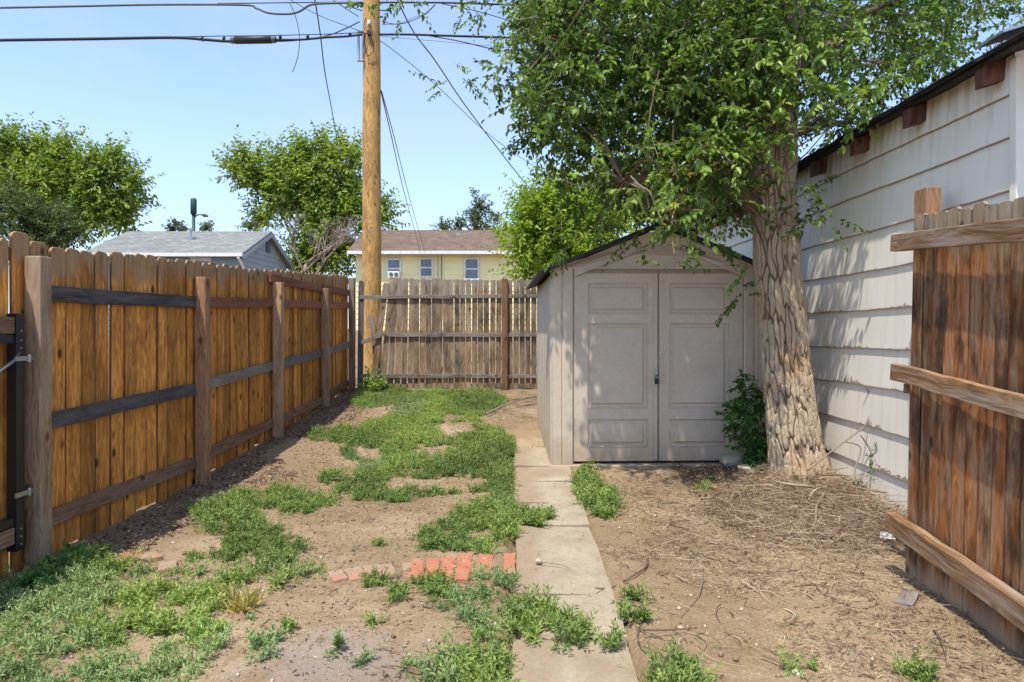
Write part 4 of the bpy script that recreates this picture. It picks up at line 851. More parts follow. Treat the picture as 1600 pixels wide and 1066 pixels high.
# ------------------------------------------------------------------ trees beyond the fence
def bgtree(name, label, cat, Y, blobs, leaf, mat, trunkpx=None, n_per=120, tl=.9, seed=1, twmat='limb', per=12, lo=0, hi=1):
    """blobs: (px, py, r_px); the crown is filled with clumps of leafy shoots, its top shoots pointing up"""
    r = np.random.default_rng(seed); k = F_PX / Y; cs = []; rads = []
    for px, py, rp in blobs:
        c = np.array(tuple(P(px, py, Y))); R_ = rp / k; n = max(4, int((rp / 9) ** 2 * .9))
        o = nrm(r.normal(0, 1, (n, 3))) * (r.uniform(0, 1, (n, 1)) ** .45) * R_ * .85; cs.append(c + o * [1, 1, 1]); rads += [R_ * .15 + .10] * n
    cs = np.concatenate(cs); b0 = P(*(trunkpx or (blobs[0][0], 470)), Y); b0.z = float(prof(Y)) - .2
    t = thing(name, label, cat, tuple(b0)); Lf, Tw = sprays(cs, rads, max(2, n_per // 12), tl, leaf, leaf * .5, (0, 0, .75), per, seed + 1, .6, rlo=lo, rhi=hi)
    emit('crown', [Lf], M[mat], t); mb = MB(); top = cs.mean(0); top = Vector((b0.x * .4 + top[0] * .6, Y, top[2]))
    r0 = .02 * (top.z - b0.z) + .10; mb.tube(limb_path(b0, top, 6, .05, 0, seed), [r0 * (1 - .65 * i / 6) for i in range(7)], 10)
    for i in range(0, len(cs), max(1, len(cs) // 22)):
        c = Vector(cs[i]); s = b0.lerp(top, random.uniform(.4, .95)); mb.tube(limb_path(s, c, 4, .12, .05, i + seed), [r0 * .35, r0 * .25, r0 * .18, r0 * .12, r0 * .06], 6)
    mb.build('trunk', M[twmat], t, True); return t
bgtree('maple_tree', 'broad green tree with spiky shoots rising behind the left fence corner', 'tree', 33, [(20, 295, 46), (80, 305, 44), (135, 310, 38), (175, 320, 22), (160, 350, 26), (30, 252, 20), (15, 230, 12), (48, 238, 12), (98, 242, 14), (85, 262, 18), (128, 268, 16), (172, 252, 13), (180, 272, 14), (203, 292, 9), (200, 330, 9), (192, 352, 8), (-50, 290, 60), (110, 350, 36), (150, 280, 14)], .25, 'far', (60, 470), 175, 1.35, 31, lo=.1, hi=.9)
bgtree('juniper_bush', 'darker olive bush in front of the broad tree at the left edge', 'bush', 25, [(20, 335, 48), (70, 345, 44), (110, 365, 30), (-40, 340, 50), (60, 375, 40)], .13, 'fardark', (40, 470), 150, .6, 37)
bgtree('ash_tree', 'round mid-green tree between the grey house and the pole', 'tree', 32, [(395, 262, 16), (372, 270, 9), (385, 290, 12), (415, 285, 22), (440, 262, 18), (450, 290, 30), (470, 245, 16), (490, 270, 34), (505, 238, 12), (530, 268, 26), (548, 248, 12), (552, 300, 26), (475, 312, 38), (430, 318, 22), (520, 330, 38), (555, 345, 24), (500, 375, 40), (480, 420, 34), (530, 400, 36), (598, 345, 10), (585, 335, 12), (412, 345, 10)], .24, 'far', (490, 480), 170, 1.25, 41, lo=.15, hi=1)
bgtree('fir_tree', 'small dark treetop above the right part of the yellow house roof', 'tree', 42, [(748, 320, 18), (742, 345, 22), (765, 345, 20), (718, 358, 10), (690, 358, 12), (755, 362, 26)], .20, 'fardark', (748, 480), 110, .7, 43, lo=.3)
bgtree('distant_tree', 'tiny treetop behind the grey house roof beside the lamp post', 'tree', 44, [(285, 356, 11), (318, 358, 9), (268, 360, 6)], .18, 'fardark', (290, 440), 100, .5, 47)
bgtree('distant_tree', 'low treetop peeking over the right end of the grey house ridge', 'tree', 44, [(402, 352, 9), (392, 358, 8)], .18, 'fardark', (400, 440), 100, .5, 48)
bgtree('lime_bush', 'bright yellow-green leafy tree just behind the back fence left of the shed', 'tree', 13.5, [(850, 330, 34), (885, 320, 38), (830, 365, 34), (870, 375, 42), (815, 400, 30), (850, 420, 40), (905, 370, 46), (940, 350, 40), (900, 410, 44), (825, 345, 18)], .10, 'bright', (870, 480), 170, .6, 51, lo=.1)
bgtree('shade_tree', 'dark green tree showing through the crown behind the shed roof', 'tree', 19, [(1000, 330, 50), (1080, 340, 50), (1130, 300, 50), (950, 300, 46), (1060, 260, 60)], .14, 'fardark', (1060, 480), 130, .7, 53)
# bare tree in front of the round one
dt = thing('bare_tree', 'leafless pale grey tree standing before the round green tree', 'tree', tuple(P(465, 470, 29)))
def grow(mb, p, d, L, r, lvl, rn):
    pts = [p]; q = p.copy(); dd = d.copy()
    for i in range(4): dd = (dd + Vector((rn.uniform(-.2, .2), rn.uniform(-.2, .2), rn.uniform(-.1, .14)))).normalized(); q = q + dd * L / 4; pts.append(q.copy())
    mb.tube(pts, [r, r * .88, r * .78, r * .68, r * .6], 5 if lvl else 8)
    if lvl < 5:
        for k in range(3 if lvl else 4):
            s = pts[rn.randint(2, 4)]; nd = (dd + Vector((rn.uniform(-.9, .9), rn.uniform(-.5, .5), rn.uniform(-.25, .55)))).normalized(); grow(mb, s, nd, L * .70, r * .52, lvl + 1, rn)
mb = MB(); rn = random.Random(5); grow(mb, P(465, 470, 29), Vector((.12, 0, 1)), 1.7, .12, 0, rn); grow(mb, P(490, 440, 29), Vector((.45, 0, 1)), 1.4, .08, 1, rn); mb.build('branches', M['deadtwig'], dt, True)

# ------------------------------------------------------------------ shrub, weeds, litter
def shrub():
    t = thing('leafy_shrub', 'bushy green seedling shrub growing between the shed and the trunk', 'shrub', (2.05, 5.88, .05)); c = []
    for px, py, rp in ((1172, 690, 26), (1182, 655, 26), (1158, 650, 16), (1190, 715, 20), (1166, 620, 11), (1161, 600, 7), (1190, 630, 12), (1150, 640, 8), (1178, 720, 18), (1200, 690, 18)):
        n = int(rp / 3); o = rr.normal(0, .5, (n, 3)) * rp / 182; c.append(np.array(tuple(P(px, py, 5.85))) + o)
    c = np.concatenate(c); Lf, Tw = sprays(c, .04, 4, .11, .050, .028, (0, -.1, .35), 9, 61, rlo=0, rhi=1)
    emit('foliage', [Lf], M['shrub'], t); emit('twigs', [Tw], M['twig'], t); mb = MB(); b0 = Vector((2.05, 5.88, .02))
    for k in range(0, len(c), 3): mb.tube(limb_path(b0 + Vector((random.uniform(-.08, .08), 0, 0)), Vector(c[k]), 4, .06, 0, k), [.006, .005, .004, .003, .002], 5)
    mb.build('stems', M['twig'], t)
shrub()
def weeds(x, y, size, seed, blade=.012, nst=7, nl=11, ll=.030, upr=.9, hvar=.5, rbase=None):
    """many small plants, each a rosette of leafy stems"""
    r = np.random.default_rng(seed); n = len(x); x = np.asarray(x); y = np.asarray(y); size = np.broadcast_to(size, (n,)) * r.uniform(1 - hvar, 1 + hvar, n); z = gs(x, y)
    B = np.stack([x, y, z - .004], 1)[:, None, :] * np.ones((1, nst, 1)); az_ = r.uniform(0, 2 * np.pi, (n, nst)); el_ = r.uniform(.25, 1.35, (n, nst)) * upr
    D = np.stack([np.cos(az_) * np.cos(el_), np.sin(az_) * np.cos(el_), np.sin(el_)], -1); Ls = size[:, None] * r.uniform(.6, 1.1, (n, nst)); E = B + D * Ls[..., None]
    t = (np.arange(nl) + .8) / nl; t = t ** .8; Bp = B[:, :, None, :] + (D * Ls[..., None])[:, :, None, :] * t[None, None, :, None]
    a2 = np.arange(nl) * 2.4; s1 = nrm(np.cross(D, r.normal(0, 1, (n, nst, 3)))); s2 = np.cross(D, s1)
    LD = D[:, :, None, :] * .8 + s1[:, :, None, :] * np.cos(a2)[None, None, :, None] + s2[:, :, None, :] * np.sin(a2)[None, None, :, None] + r.normal(0, .2, (n, nst, nl, 3)) + [0, 0, .25]
    m = r.uniform(0, 1, (n, nst, nl)) < .92; sz = (.6 + .5 * (1 - t))[None, None, :] * r.uniform(.7, 1.25, (n, nst, nl)) * (size / .10)[:, None, None] ** .5
    pb = (r.uniform(0, 1, n) if rbase is None else rbase)[:, None, None]; rv = pb * .5 + r.uniform(0, .35, (n, nst, nl)) + .15 * t[None, None, :]
    b = Bp[m]; d = nrm(LD[m]); L = (ll * sz[m])[:, None]; W = (blade * sz[m])[:, None]; N = r.normal(0, .4, d.shape) + [0, 0, 1]; S = nrm(np.cross(d, N)); U = np.cross(S, d)
    V = np.stack([b, b + d * L * .45 + S * W * .5 + U * W * .25, b + d * L - U * L * .12, b + d * L * .45 - S * W * .5 + U * W * .25], 1).reshape(-1, 3); q = (np.arange(len(b)) * 4)[:, None]
    Fc = np.concatenate([q + [0, 1, 2], q + [0, 2, 3]], 1).reshape(-1, 3); return V, Fc, np.repeat(np.clip(rv[m], 0, 1), 4)
PA = [(560, 612), (600, 606), (640, 603), (700, 612), (770, 612), (796, 628), (775, 645), (745, 652), (760, 662), (800, 672), (806, 700), (796, 735), (803, 762), (796, 800), (765, 790), (770, 765), (700, 772), (650, 778), (620, 785), (560, 782), (530, 772), (505, 752), (520, 735), (560, 728), (530, 712), (540, 695), (480, 690), (490, 672), (560, 668), (600, 652), (548, 632)]
PB = [(300, 800), (345, 780), (400, 770), (452, 765), (480, 776), (530, 778), (528, 790), (490, 800), (455, 808), (430, 800), (400, 812), (440, 835), (475, 860), (455, 882), (400, 895), (355, 885), (335, 868), (360, 838), (320, 830)]
PC = [(-60, 950), (20, 915), (60, 895), (160, 865), (240, 892), (320, 890), (370, 905), (440, 885), (515, 885), (510, 905), (430, 918), (360, 925), (345, 960), (352, 1000), (340, 1030), (310, 1070), (300, 1100), (50, 1100), (-60, 1060)]
PD = [(650, 850), (670, 822), (700, 812), (725, 800), (740, 790), (775, 780), (800, 790), (806, 830), (806, 870), (775, 872), (740, 866), (690, 864), (660, 862)]
PE = [(645, 905), (700, 906), (724, 916), (748, 896), (790, 886), (806, 898), (815, 930), (812, 985), (795, 1010), (795, 1100), (700, 1100), (695, 1060), (705, 1040), (700, 1015), (745, 1000), (745, 980), (700, 975), (672, 945), (650, 918)]
bare = [[(680, 662), (735, 656), (745, 675), (700, 690), (690, 680)], [(570, 640), (600, 636), (612, 650), (580, 655)], [(195, 1005), (240, 995), (245, 1035), (200, 1040)], [(60, 1030), (120, 1040), (110, 1070), (50, 1060)], [(255, 960), (290, 950), (300, 975), (270, 985)], [(640, 750), (700, 745), (760, 750), (745, 765), (650, 768)], [(560, 700), (600, 706), (590, 722), (555, 716)], [(610, 745), (650, 740), (640, 760), (600, 760)]]
bw = [wpoly(b) for b in bare]
def thin(x, y, seed, amt=.42, sc=2.3):
    m = (vnoise(x * sc, y * sc, seed) * .6 + vnoise(x * sc * 3, y * sc * 3, seed + 1) * .4) > amt
    for b in bw: m &= ~inpoly(x, y, b)
    return x[m], y[m]
def cover():
    W = []; Bl = []
    def go(poly, dens, size, seed, amt, ll, blade, nst=7, nl=11, blue=0., nofar=False):
        x, y = scatter(poly, dens, seed); x, y = thin(x, y, seed, amt); r = np.random.default_rng(seed); fade = vnoise(x * 1.7, y * 1.7, seed + 5)
        rb = np.clip(fade * 1.5 - .3 + r.normal(0, .15, len(x)), 0, 1); bm = (vnoise(x * 1.3 + 9, y * 1.3, seed + 7) < blue)
        if (~bm).any(): W.append(weeds(x[~bm], y[~bm], size, seed, blade, nst, nl, ll, rbase=rb[~bm]))
        if bm.any(): Bl.append(weeds(x[bm], y[bm], size * .9, seed + 1, blade * .8, nst, nl, ll * .85, rbase=rb[bm]))
    go(PA, 330, .075, 101, .33, .032, .014, 7, 8, .35)
    go(PB, 250, .080, 102, .32, .034, .012, 8, 11, .2)
    go(PC, 230, .095, 103, .30, .036, .011, 8, 13, .30)
    go(PD, 260, .085, 104, .28, .034, .012, 8, 11, .45)
    go(PE, 260, .085, 105, .26, .034, .012, 8, 12, .35)
    for i_, pl_ in enumerate((PA, PB, PC, PD, PE)): go(pl_, 420, .035, 131 + i_, .20, .020, .010, 5, 6, .3)
    # thin scatter of sprouts over the whole left yard, and faint green among the straw
    go([(300, 830), (560, 640), (800, 640), (800, 1100), (350, 1100), (350, 930)], 9, .045, 106, .45, .022, .009, 5, 7, .4)
    go([(1000, 900), (1150, 880), (1300, 940), (1420, 980), (1300, 1060), (1050, 1000)], 26, .03, 107, .5, .022, .006, 4, 6, .5)
    go([(240, 850), (350, 790), (340, 830), (270, 880)], 20, .05, 108, .3, .025, .01, 5, 7, .1)
    for nm, parts, mt in (('weed_cover', W, 'weed'), ('weed_cover', Bl, 'weedblue')):
        V, Fc, r = merge(parts); tag(link(nm, npmesh(nm, V, Fc, {'rnd': r}), M[mt]), kind='stuff')
cover()
def clump(label, poly, dens, size, seed, ll=.036, blade=.013, mat='weed', cat='weed clump', name='weed_clump', nst=8, nl=12, upr=.9):
    x, y = scatter(poly, dens, seed)
    if len(x) < 2: a = np.array(wpoly(poly)).mean(0); x = np.array([a[0]]); y = np.array([a[1]])
    V, Fc, r = weeds(x, y, size, seed, blade, nst, nl, ll, upr); tag(link(name, npmesh(name, V, Fc, {'rnd': r}), M[mat]), label, cat)
clump('green weeds in a band right of the path below the shed doorstep', [(898, 735), (915, 730), (935, 748), (972, 762), (965, 785), (950, 808), (932, 812), (918, 795), (902, 770)], 260, .10, 201)
clump('weeds growing over the path from its left edge, level with the brush pile', [(800, 805), (845, 800), (872, 815), (862, 826), (805, 824)], 260, .085, 202)
clump('wide weed mat sprawling across the left half of the path near the front', [(800, 955), (850, 955), (880, 968), (912, 995), (900, 1012), (850, 1008), (800, 992)], 220, .095, 203, .042)
clump('small dark green weed mat lying across the path joint at its right edge', [(915, 1002), (948, 992), (980, 1005), (965, 1022), (930, 1018)], 200, .07, 204, .04)
clump('upper of two green tufts hugging the right edge of the path', [(962, 925), (990, 925), (995, 945), (968, 950)], 260, .08, 205)
clump('lower long tuft hugging the right edge of the path', [(975, 960), (1000, 962), (1012, 1002), (995, 1008), (978, 980)], 260, .08, 206)
clump('soft green tuft at the bottom edge of the photo right of the path', [(1008, 1042), (1045, 1034), (1085, 1060), (1080, 1090), (1010, 1090)], 260, .09, 207)
clump('low tuft beside the pale pebble at the bottom right', [(1215, 1042), (1240, 1036), (1250, 1055), (1225, 1064)], 260, .06, 208)
clump('low tuft right of the pale pebble at the bottom right', [(1255, 1040), (1282, 1040), (1280, 1054), (1258, 1052)], 260, .06, 209)
clump('bright green sprig at the foot of the right gate in the bottom corner', [(1400, 1045), (1440, 1040), (1450, 1075), (1410, 1090)], 160, .08, 210)
clump('tiny green sprig on the mulch in front of the shed doors', [(1092, 758), (1112, 755), (1114, 768), (1096, 770)], 300, .05, 211)
clump('round blue-green tuft alone on bare dirt at the lower left', [(400, 1008), (428, 1000), (442, 1022), (420, 1040), (402, 1028)], 300, .08, 212, mat='weedblue')
clump('small bristly tuft just right of the dry grass', [(430, 978), (450, 970), (455, 992), (438, 994)], 200, .055, 213)
clump('little round weed at the end of the left weed bed', [(382, 968), (398, 962), (400, 978), (386, 982)], 300, .05, 214, mat='weedblue')
clump('small weeds right in front of the half buried bricks', [(562, 908), (585, 900), (600, 910), (595, 925), (570, 922)], 260, .055, 215)
clump('small weeds between the half buried bricks and the centre weed strip', [(605, 912), (628, 915), (640, 930), (618, 945), (604, 930)], 260, .06, 226)
clump('dark broad-leaved weeds crowding the foot of the first fence post', [(25, 925), (62, 893), (150, 872), (160, 890), (90, 915), (40, 945)], 120, .10, 227, .05, .032, 'shrub', nst=6, nl=7)
clump('lone little weed midway between the bricks and the bottom edge', [(578, 968), (590, 964), (594, 980), (582, 984)], 200, .05, 216)
clump('thin upright weed on the dirt near the bottom centre-left', [(525, 1010), (532, 1008), (534, 1022), (527, 1022)], 200, .07, 217, mat='weedblue', upr=1.1)
clump('tiny weed near the bottom edge on the grey dirt', [(560, 1030), (572, 1028), (574, 1042), (562, 1044)], 200, .045, 218, mat='weedblue')
clump('grey-green weed tuft on the ashy dirt at the bottom centre', [(615, 1032), (640, 1028), (650, 1046), (625, 1052)], 200, .055, 219, mat='weedblue')
clump('clump at the bottom edge left of the centre weed strip', [(668, 1028), (700, 1022), (705, 1090), (672, 1090)], 240, .09, 220, mat='weedblue')
clump('small tuft left of the big back weed patch', [(502, 742), (525, 740), (526, 756), (505, 758)], 250, .07, 221)
clump('round tuft below the back weed patch on bare dirt', [(612, 772), (632, 768), (636, 786), (615, 788)], 260, .07, 222)
clump('tiny tuft on the open dirt between the bricks and the mid-left weeds', [(578, 848), (596, 846), (598, 856), (580, 858)], 260, .04, 223)
clump('bright seedling growing on the dark soil near the second fence post', [(285, 862), (310, 858), (315, 872), (290, 876)], 250, .06, 224)
clump('sprig climbing the left end of the back fence bottom rail', [(575, 602), (590, 600), (592, 612), (577, 613)], 120, .22, 225, ll=.05, blade=.022, upr=1.1)
def drygrass():
    r = np.random.default_rng(5); x0, y0 = g2w(380, 955); n = 110; a = r.uniform(0, 2 * np.pi, n); q = r.uniform(0, .05, n); B = np.stack([x0 + np.cos(a) * q * 1.3, y0 + np.sin(a) * q, np.full(n, float(prof(y0)))], 1)
    D = np.stack([np.cos(a) * r.uniform(.05, .6, n), np.sin(a) * r.uniform(.05, .6, n), r.uniform(.7, 1.2, n)], 1); V, Fc = leaf6(B, D, r.normal(0, 1, (n, 3)) + D[:, [1, 0, 2]], r.uniform(.05, .13, n), np.full(n, .0028), .1, .5)
    tag(link('dry_grass_tuft', npmesh('dry_grass_tuft', V, Fc, {'rnd': np.repeat(r.uniform(0, 1, n), 6)}), M['drygrass']), 'yellow dried grass tuft at the edge of the left weed bed', 'grass tuft')
drygrass()

def litter(name, x, y, lmin, lmax, wmin, wmax, mat, seed, lift=.02, curl=.3, flat=.25):
    r = np.random.default_rng(seed); n = len(x); z = gs(x, y) + .003 + r.uniform(0, 1, n) ** 2 * lift; a = r.uniform(0, 2 * np.pi, n); D = np.stack([np.cos(a), np.sin(a), r.normal(0, flat, n)], 1)
    L = r.uniform(0, 1, n) ** 2 * (lmax - lmin) + lmin; B = np.stack([x, y, z], 1); V, Fc = leaf6(B, D, r.normal(0, .35, (n, 3)) + [0, 0, 1], L, r.uniform(wmin, wmax, n), .25, curl * .3); return V, Fc, np.repeat(r.uniform(0, 1, n), 6)
def twigsoup(x, y, lmin, lmax, r0, lift, seed, bend=.25, flat=.12):
    r = np.random.default_rng(seed); n = len(x); a = r.uniform(0, 2 * np.pi, n); L = r.uniform(0, 1, n) ** 2 * (lmax - lmin) + lmin; D = np.stack([np.cos(a), np.sin(a), r.normal(0, flat, n)], 1)
    z = gs(x, y) + .004 + lift * r.uniform(0, 1, n); A = np.stack([x, y, z], 1) - D * L[:, None] / 2; B = A + D * L[:, None]
    for E_ in (A, B): E_[:, 2] = np.maximum(E_[:, 2], gs(E_[:, 0], E_[:, 1]) + .003)
    s = np.stack([-np.sin(a), np.cos(a), np.zeros(n)], 1) * (r.normal(0, bend, n) * L)[:, None]; s[:, 2] = r.uniform(0, .05, n) * L; V, Fc = sticks(A, B, (rr0 := r0 * (.45 + 1.6 * r.uniform(0, 1, n) ** 3)), rr0 * .45, s, 5); return V, Fc, np.repeat(r.uniform(0, 1, n), 18)
RIGHT = [(930, 740), (1040, 735), (1110, 715), (1200, 735), (1300, 720), (1420, 780), (1425, 900), (1560, 1010), (1640, 1100), (1000, 1100), (985, 1000), (955, 930), (940, 850)]
def inshed(x, y): return (x > .25) & (x < 2.35) & (y > 6.04)
x, y = scatter(RIGHT, 3200, 301); k = (vnoise(x * 1.6, y * 1.6, 302) * .7 + vnoise(x * 6, y * 6, 303) * .3) + .20 * np.clip((x - .8) / 1.2, 0, 1) > .53; k &= ~inshed(x, y); x, y = x[k], y[k]
tag(emit('straw_litter', [litter('s', x, y, .012, .07, .002, .005, 's', 304, .012)], M['straw']), kind='stuff')
x, y = scatter([(1040, 722), (1110, 712), (1200, 735), (1300, 700), (1415, 760), (1420, 850), (1300, 850), (1150, 830), (1080, 770)], 1500, 311); k = ~inshed(x, y); x, y = x[k], y[k]
parts = [litter('m', x, y, .015, .05, .006, .016, 'm', 312, .05)]
x, y = scatter([(1020, 724), (1110, 708), (1160, 722), (1150, 745), (1060, 740)], 2600, 313); k = ~inshed(x, y); parts.append(litter('m', x[k], y[k], .012, .035, .006, .014, 'm', 314, .06))
x, y = scatter([(-2.62, 3.6), (-2.62, 10.4), (-2.1, 10.3), (-2.0, 8), (-1.95, 6), (-1.75, 5), (-1.85, 4), (-2.3, 3.5)], 1500, 315, True); k = vnoise(x * 3, y * 3, 316) + (-2.25 - x) * .6 > .38; parts.append(litter('m', x[k], y[k], .015, .05, .006, .018, 'm', 317, .018))
x, y = scatter([(280, 860), (560, 640), (800, 640), (800, 1100), (350, 1100)], 330, 318); parts.append(litter('m', x, y, .01, .03, .004, .009, 'm', 319, .004))
tag(emit('leaf_litter', parts, M['mulch']), kind='stuff')
x, y = scatter([(330, 830), (560, 640), (810, 640), (800, 1100), (350, 1100)], 420, 321); x2, y2 = scatter([(812, 740), (900, 740), (990, 1100), (800, 1100)], 60, 322)
tag(emit('straw_litter', [litter('s', np.append(x, x2), np.append(y, y2), .015, .06, .002, .005, 's', 323, .004)], M['straw']), kind='stuff')
pile = []
for poly, dn, lf, lo, hi, s in (([(1130, 800), (1190, 745), (1300, 722), (1410, 775), (1412, 850), (1320, 862), (1200, 850)], 150, .10, .12, .6, 331), ([(1000, 760), (1150, 760), (1420, 860), (1430, 950), (1250, 920), (1050, 850)], 85, .03, .1, .5, 332),
                            ([(950, 830), (1200, 840), (1500, 960), (1600, 1080), (1000, 1080)], 110, .01, .06, .32, 333), ([(740, 625), (838, 610), (838, 670), (780, 650)], 60, .04, .15, .7, 334), ([(1240, 735), (1310, 712), (1410, 760), (1410, 800), (1300, 790)], 200, .20, .1, .45, 335), ([(350, 900), (560, 680), (800, 700), (800, 1080), (400, 1080)], 22, .005, .04, .22, 336)):
    x, y = scatter(poly, dn, s); k = ~inshed(x, y) & (x < 2.62); pile.append(twigsoup(x[k], y[k], lo, hi, .0042 if lf > .1 else .0026, lf, s + 10))
x, y = scatter([(1100, 800), (1190, 742), (1300, 715), (1412, 765), (1415, 850), (1330, 870), (1180, 860)], 1500, 341); k = ~inshed(x, y) & (x < 2.62); pile.append(twigsoup(x[k], y[k], .04, .22, .0022, .13, 342, flat=.35))
x, y = scatter([(1200, 775), (1300, 735), (1400, 785), (1380, 820), (1250, 815)], 50, 343); k = (x < 2.6); pile.append(twigsoup(x[k], y[k], .2, .7, .0055, .20, 344, .3, .22))
tag(emit('brush_pile', pile, M['twig'], smooth=True), kind='stuff')
def clods():
    r = np.random.default_rng(71); xs = []; ys = []
    for poly, dn, sd in (([(120, 860), (560, 640), (800, 640), (800, 1100), (-50, 1100)], 260, 401), (RIGHT, 330, 402), ([(0, 0)], 0, 0)):
        if dn: x, y = scatter(poly, dn, sd); xs.append(x); ys.append(y)
    x, y = scatter([(-2.6, 3.6), (-2.6, 10.4), (-1.6, 10.3), (-1.6, 4)], 330, 403, True); xs.append(x); ys.append(y); x = np.concatenate(xs); y = np.concatenate(ys); k = ~inshed(x, y) & (x < 2.62); x, y = x[k], y[k]; n = len(x)
    sz = .003 + .011 * r.uniform(0, 1, n) ** 4; o = np.array([[1, 0, 0], [0, 1, 0], [-1, 0, 0], [0, -1, 0], [0, 0, .8], [0, 0, -.8]], float); V = np.stack([x, y, gs(x, y) + sz * .3], 1)[:, None, :] + o[None] * sz[:, None, None] * r.uniform(.6, 1.35, (n, 6, 3) if False else (n, 6, 1)) + r.normal(0, .12, (n, 6, 3)) * sz[:, None, None]
    f = np.array([[0, 1, 4], [1, 2, 4], [2, 3, 4], [3, 0, 4], [1, 0, 5], [2, 1, 5], [3, 2, 5], [0, 3, 5]]); Fc = ((np.arange(n) * 6)[:, None, None] + f[None]).reshape(-1, 3)
    tag(link('soil_crumbs', npmesh('soil_crumbs', V.reshape(-1, 3), Fc, {'rnd': np.repeat(r.uniform(0, 1, n), 6)}), M['crumb']), kind='stuff')
def stick(label, pts, r=.008, mat='limb'):
    c = []
    for px, py, dz in pts: X, Y = g2w(px, py); c.append(Vector((float(X), float(Y), float(gs(X, Y)) + dz)))
    mb = MB(); c = smooth_pts(c, 4); mb.tube(c, [r * (1 - .6 * i / len(c)) for i in range(len(c))], 7); tag(mb.build('fallen_stick', M[mat], smooth=True), label, 'stick')
clods()
stick('dark curved stick ending on the path joint from the right', [(1012, 880, .02), (1008, 892, .02), (985, 905, .015), (955, 912, .015), (930, 928, .02)], .006)
stick('thick curved pale stick standing out of the brush pile in front of the trunk', [(1290, 792, .12), (1276, 812, .10), (1274, 830, .07), (1262, 850, .03), (1258, 860, .01)], .009, 'deadtwig')
stick('long dark branch lying from the brush pile to the open gate', [(1310, 835, .03), (1345, 818, .05), (1400, 802, .05), (1412, 800, .05)], .009)
stick('pale straight stick on the straw right of the middle of the path', [(1055, 892, .01), (1090, 894, .01)], .004, 'deadtwig')
stick('long thin pale stick leaning across the lower right straw', [(1098, 897, .01), (1095, 925, .02), (1085, 945, .02), (1062, 968, .01)], .0035, 'deadtwig')
stick('pale root-like stick lying on the dirt-covered part of the path', [(838, 886, .02), (860, 888, .02), (880, 890, .015), (892, 895, .01)], .004, 'deadtwig')
stick('long pale sticks heap end reaching out by the shed left corner', [(760, 652, .05), (800, 640, .08), (838, 632, .10)], .012, 'deadtwig')
mb = MB()
for pts in ([(1262, 735, 5.1), (1300, 705, 5.1), (1340, 675, 5.1), (1350, 668, 5.1)], [(1345, 680, 5.1), (1358, 700, 5.1), (1370, 725, 5.05)], [(1350, 668, 5.1), (1362, 640, 5.15), (1358, 615, 5.15), (1350, 602, 5.15)], [(1320, 690, 5.1), (1345, 700, 5.1), (1335, 740, 5.05), (1350, 760, 5.0)]):
    mb.tube(smooth_pts([P(*p) for p in pts], 4), .006, 6)
t = thing('dead_sapling', 'bare arching sapling stems with a few withered leaves against the garage wall', 'sapling', (2.3, 5.1, .05)); mb.build('stem', M['deadtwig'], t, True)
Lf, Tw = sprays(np.array([tuple(P(1365, 715, 5.05)), tuple(P(1372, 730, 5.05)), tuple(P(1350, 745, 5.0))]), .03, 3, .09, .035, .016, (0, 0, -.3), 5, 77); emit('foliage', [Lf], M['shrub'], t)

# ------------------------------------------------------------------ bricks
def brick(px, py, wpx, lpx, ang, mat, label, sink=0.0, grp=None):
    x0, y0 = g2w(px, py); sc = F_PX / y0; wd = wpx / sc; xa, ya = g2w(px, py + lpx / 2); xb, yb = g2w(px, py - lpx / 2); L = float(yb - ya)
    mb = MB(); mb.plank((0, -L / 2, 0), (0, L / 2, 0), (1, 0, 0), float(wd) * .97, .055, seg=5, warp=.004); o = mb.build('brick', M[mat], bevel=.006)
    o.location = (float(x0), float(y0), float(prof(y0)) - .010 - sink); o.rotation_euler = (random.uniform(-.03, .03), random.uniform(-.04, .04), ang); tag(o, label, 'brick', 'bricks set in a row across the yard')
ex = [(652, 893, 21, 34, .16, 'leftmost clean brick of the row left of the path'), (676, 893, 22, 35, .10, 'second clean brick from the left end of the row beside the path'), (700, 892, 22, 36, .05, 'third clean brick of the row, its front edge under weeds'),
      (724.5, 890, 23, 38, .0, 'fully exposed brick in the middle of the row left of the path'), (757, 886, 25, 30, .0, 'brick rising behind weeds, second from the path'), (796, 886, 20, 30, .0, 'narrow brick touching the path edge')]
for px, py, a, b, an, lb in ex: brick(px, py, a, b, an, 'brick', lb, -.004)
bur = [(528, 902, 24, 16, .5, 'palest, almost buried brick sliver at the left end of the middle run'), (556, 899, 28, 18, .45, 'dusty half buried brick second from the left in the middle run'), (583, 896, 26, 20, .4, 'dusty half buried brick beside the small weeds'), (605, 894, 24, 20, .35, 'clearest of the half buried bricks in the middle run'), (640, 893, 22, 22, .2, 'dusty brick just left of the first clean brick'),
       (128, 878, 30, 14, .8, 'tilted brick fragment nearest the first fence post'), (152, 870, 26, 12, .7, 'brick fragment second from the first fence post'), (205, 869, 30, 12, .6, 'red brick fragment at the edge of the dark soil'), (262, 886, 28, 13, .5, 'pinkish sunken brick right of the left weeds'), (232, 872, 30, 12, .9, 'flat sandy brick in the middle of the left run')]
for px, py, a, b, an, lb in bur: brick(px, py, a, b, an, 'brickdust' if px != 205 else 'brick', lb, .004)

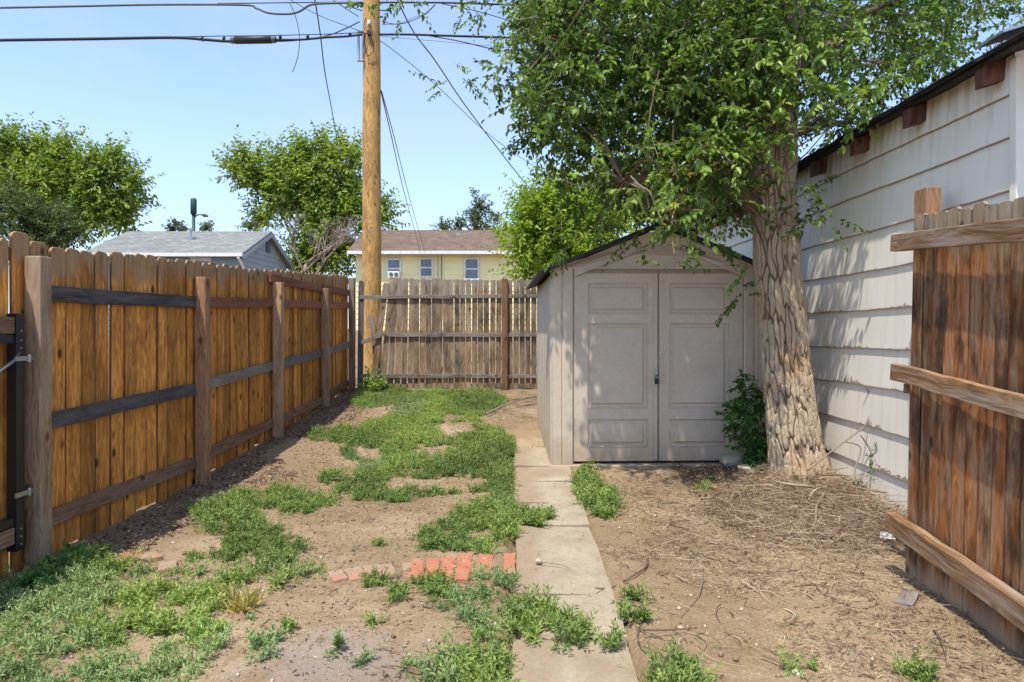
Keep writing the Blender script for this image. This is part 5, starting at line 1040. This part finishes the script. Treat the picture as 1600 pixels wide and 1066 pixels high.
# ------------------------------------------------------------------ small things
def rock(name, label, cat, px, py, s, mat='stone', seed=1, dz=0, flat=.6):
    x0, y0 = g2w(px, py); r = np.random.default_rng(seed); nu, nv = 18, 11; u = np.linspace(0, 2 * np.pi, nu, endpoint=False); v = np.linspace(0, np.pi, nv); U, Vv = np.meshgrid(u, v)
    f = 1 + (fbm(np.cos(U) * 1.4 + 5 + seed, Vv * 1.2, seed, 3) - .5) * .9; X = np.sin(Vv) * np.cos(U) * s[0] * f; Y = np.sin(Vv) * np.sin(U) * s[1] * f; Z = np.cos(Vv) * s[2] * f
    i = np.arange(nu * nv).reshape(nv, nu); j = np.roll(i, -1, 1); Fc = np.stack([i[:-1], i[1:], j[1:], j[:-1]], -1).reshape(-1, 4); me = npmesh(name, np.stack([X, Y, Z], -1).reshape(-1, 3), Fc)
    o = link(name, me, M[mat], smooth=True); o.location = (float(x0), float(y0), float(gs(x0, y0)) + s[2] * .3 + dz); return tag(o, label, cat)
rock('rock', 'pale jagged rock on the mulch at the right foot of the shed', 'rock', 1152, 728, (.16, .12, .075), seed=3, dz=.03)
rock('rock', 'sandy flat rock under the shrub beside the trunk', 'rock', 1168, 742, (.10, .07, .04), seed=4, dz=.03)
rock('pebble', 'pale round pebble between two small tufts at the bottom right', 'pebble', 1245, 1058, (.020, .018, .014), seed=5)
rock('pebble', 'pale lump at the left end of the root-like stick on the path', 'pebble', 842, 884, (.022, .015, .013), seed=6, dz=.012)
rock('pebble', 'small white pebble on the straw right of the path tufts', 'pebble', 1063, 981, (.012, .010, .006), 'stone', 7)
rock('pebble', 'tiny white pebble right of the other white one on the straw', 'pebble', 1105, 994, (.009, .007, .005), 'stone', 8)
rock('tree_root', 'dark gnarled root stump at the right foot of the trunk', 'root', 1298, 738, (.13, .14, .17), 'limb', 9)
x0, y0 = g2w(1385, 846); mb = MB(); mb.add([(-.05, -.02, .035), (.04, -.03, .03), (.055, .03, .045), (-.02, .035, .06)], [(0, 1, 2, 3)]); o = mb.build('paper_scrap', M['paper']); o.location = (float(x0), float(y0), float(gh(x0, y0))); s_ = o.modifiers.new('thickness', 'SOLIDIFY'); s_.thickness = .002
tag(o, 'whitish scrap of paper lying on the brush beside the open gate', 'scrap')
x0, y0 = g2w(1422, 943); mb = MB(); mb.plank((-.06, -.05, .012), (.05, .09, .016), (1, -.5, 0), .075, .02, seg=3); o = mb.build('wood_offcut', M['railgrey']); o.location = (float(x0), float(y0), float(gh(x0, y0))); tag(o, 'short grey board offcut on the ground at the foot of the open gate', 'board')
x0, y0 = g2w(450, 672); mb = MB(); mb.plank((-.12, -.1, .02), (.06, .14, .03), (1, -.5, 0), .06, .025, seg=3); o = mb.build('painted_scrap', M['redpaint']); o.location = (float(x0) - .1, float(y0), float(gh(x0, y0))); tag(o, 'red painted piece of wood at the foot of the third fence post', 'board')
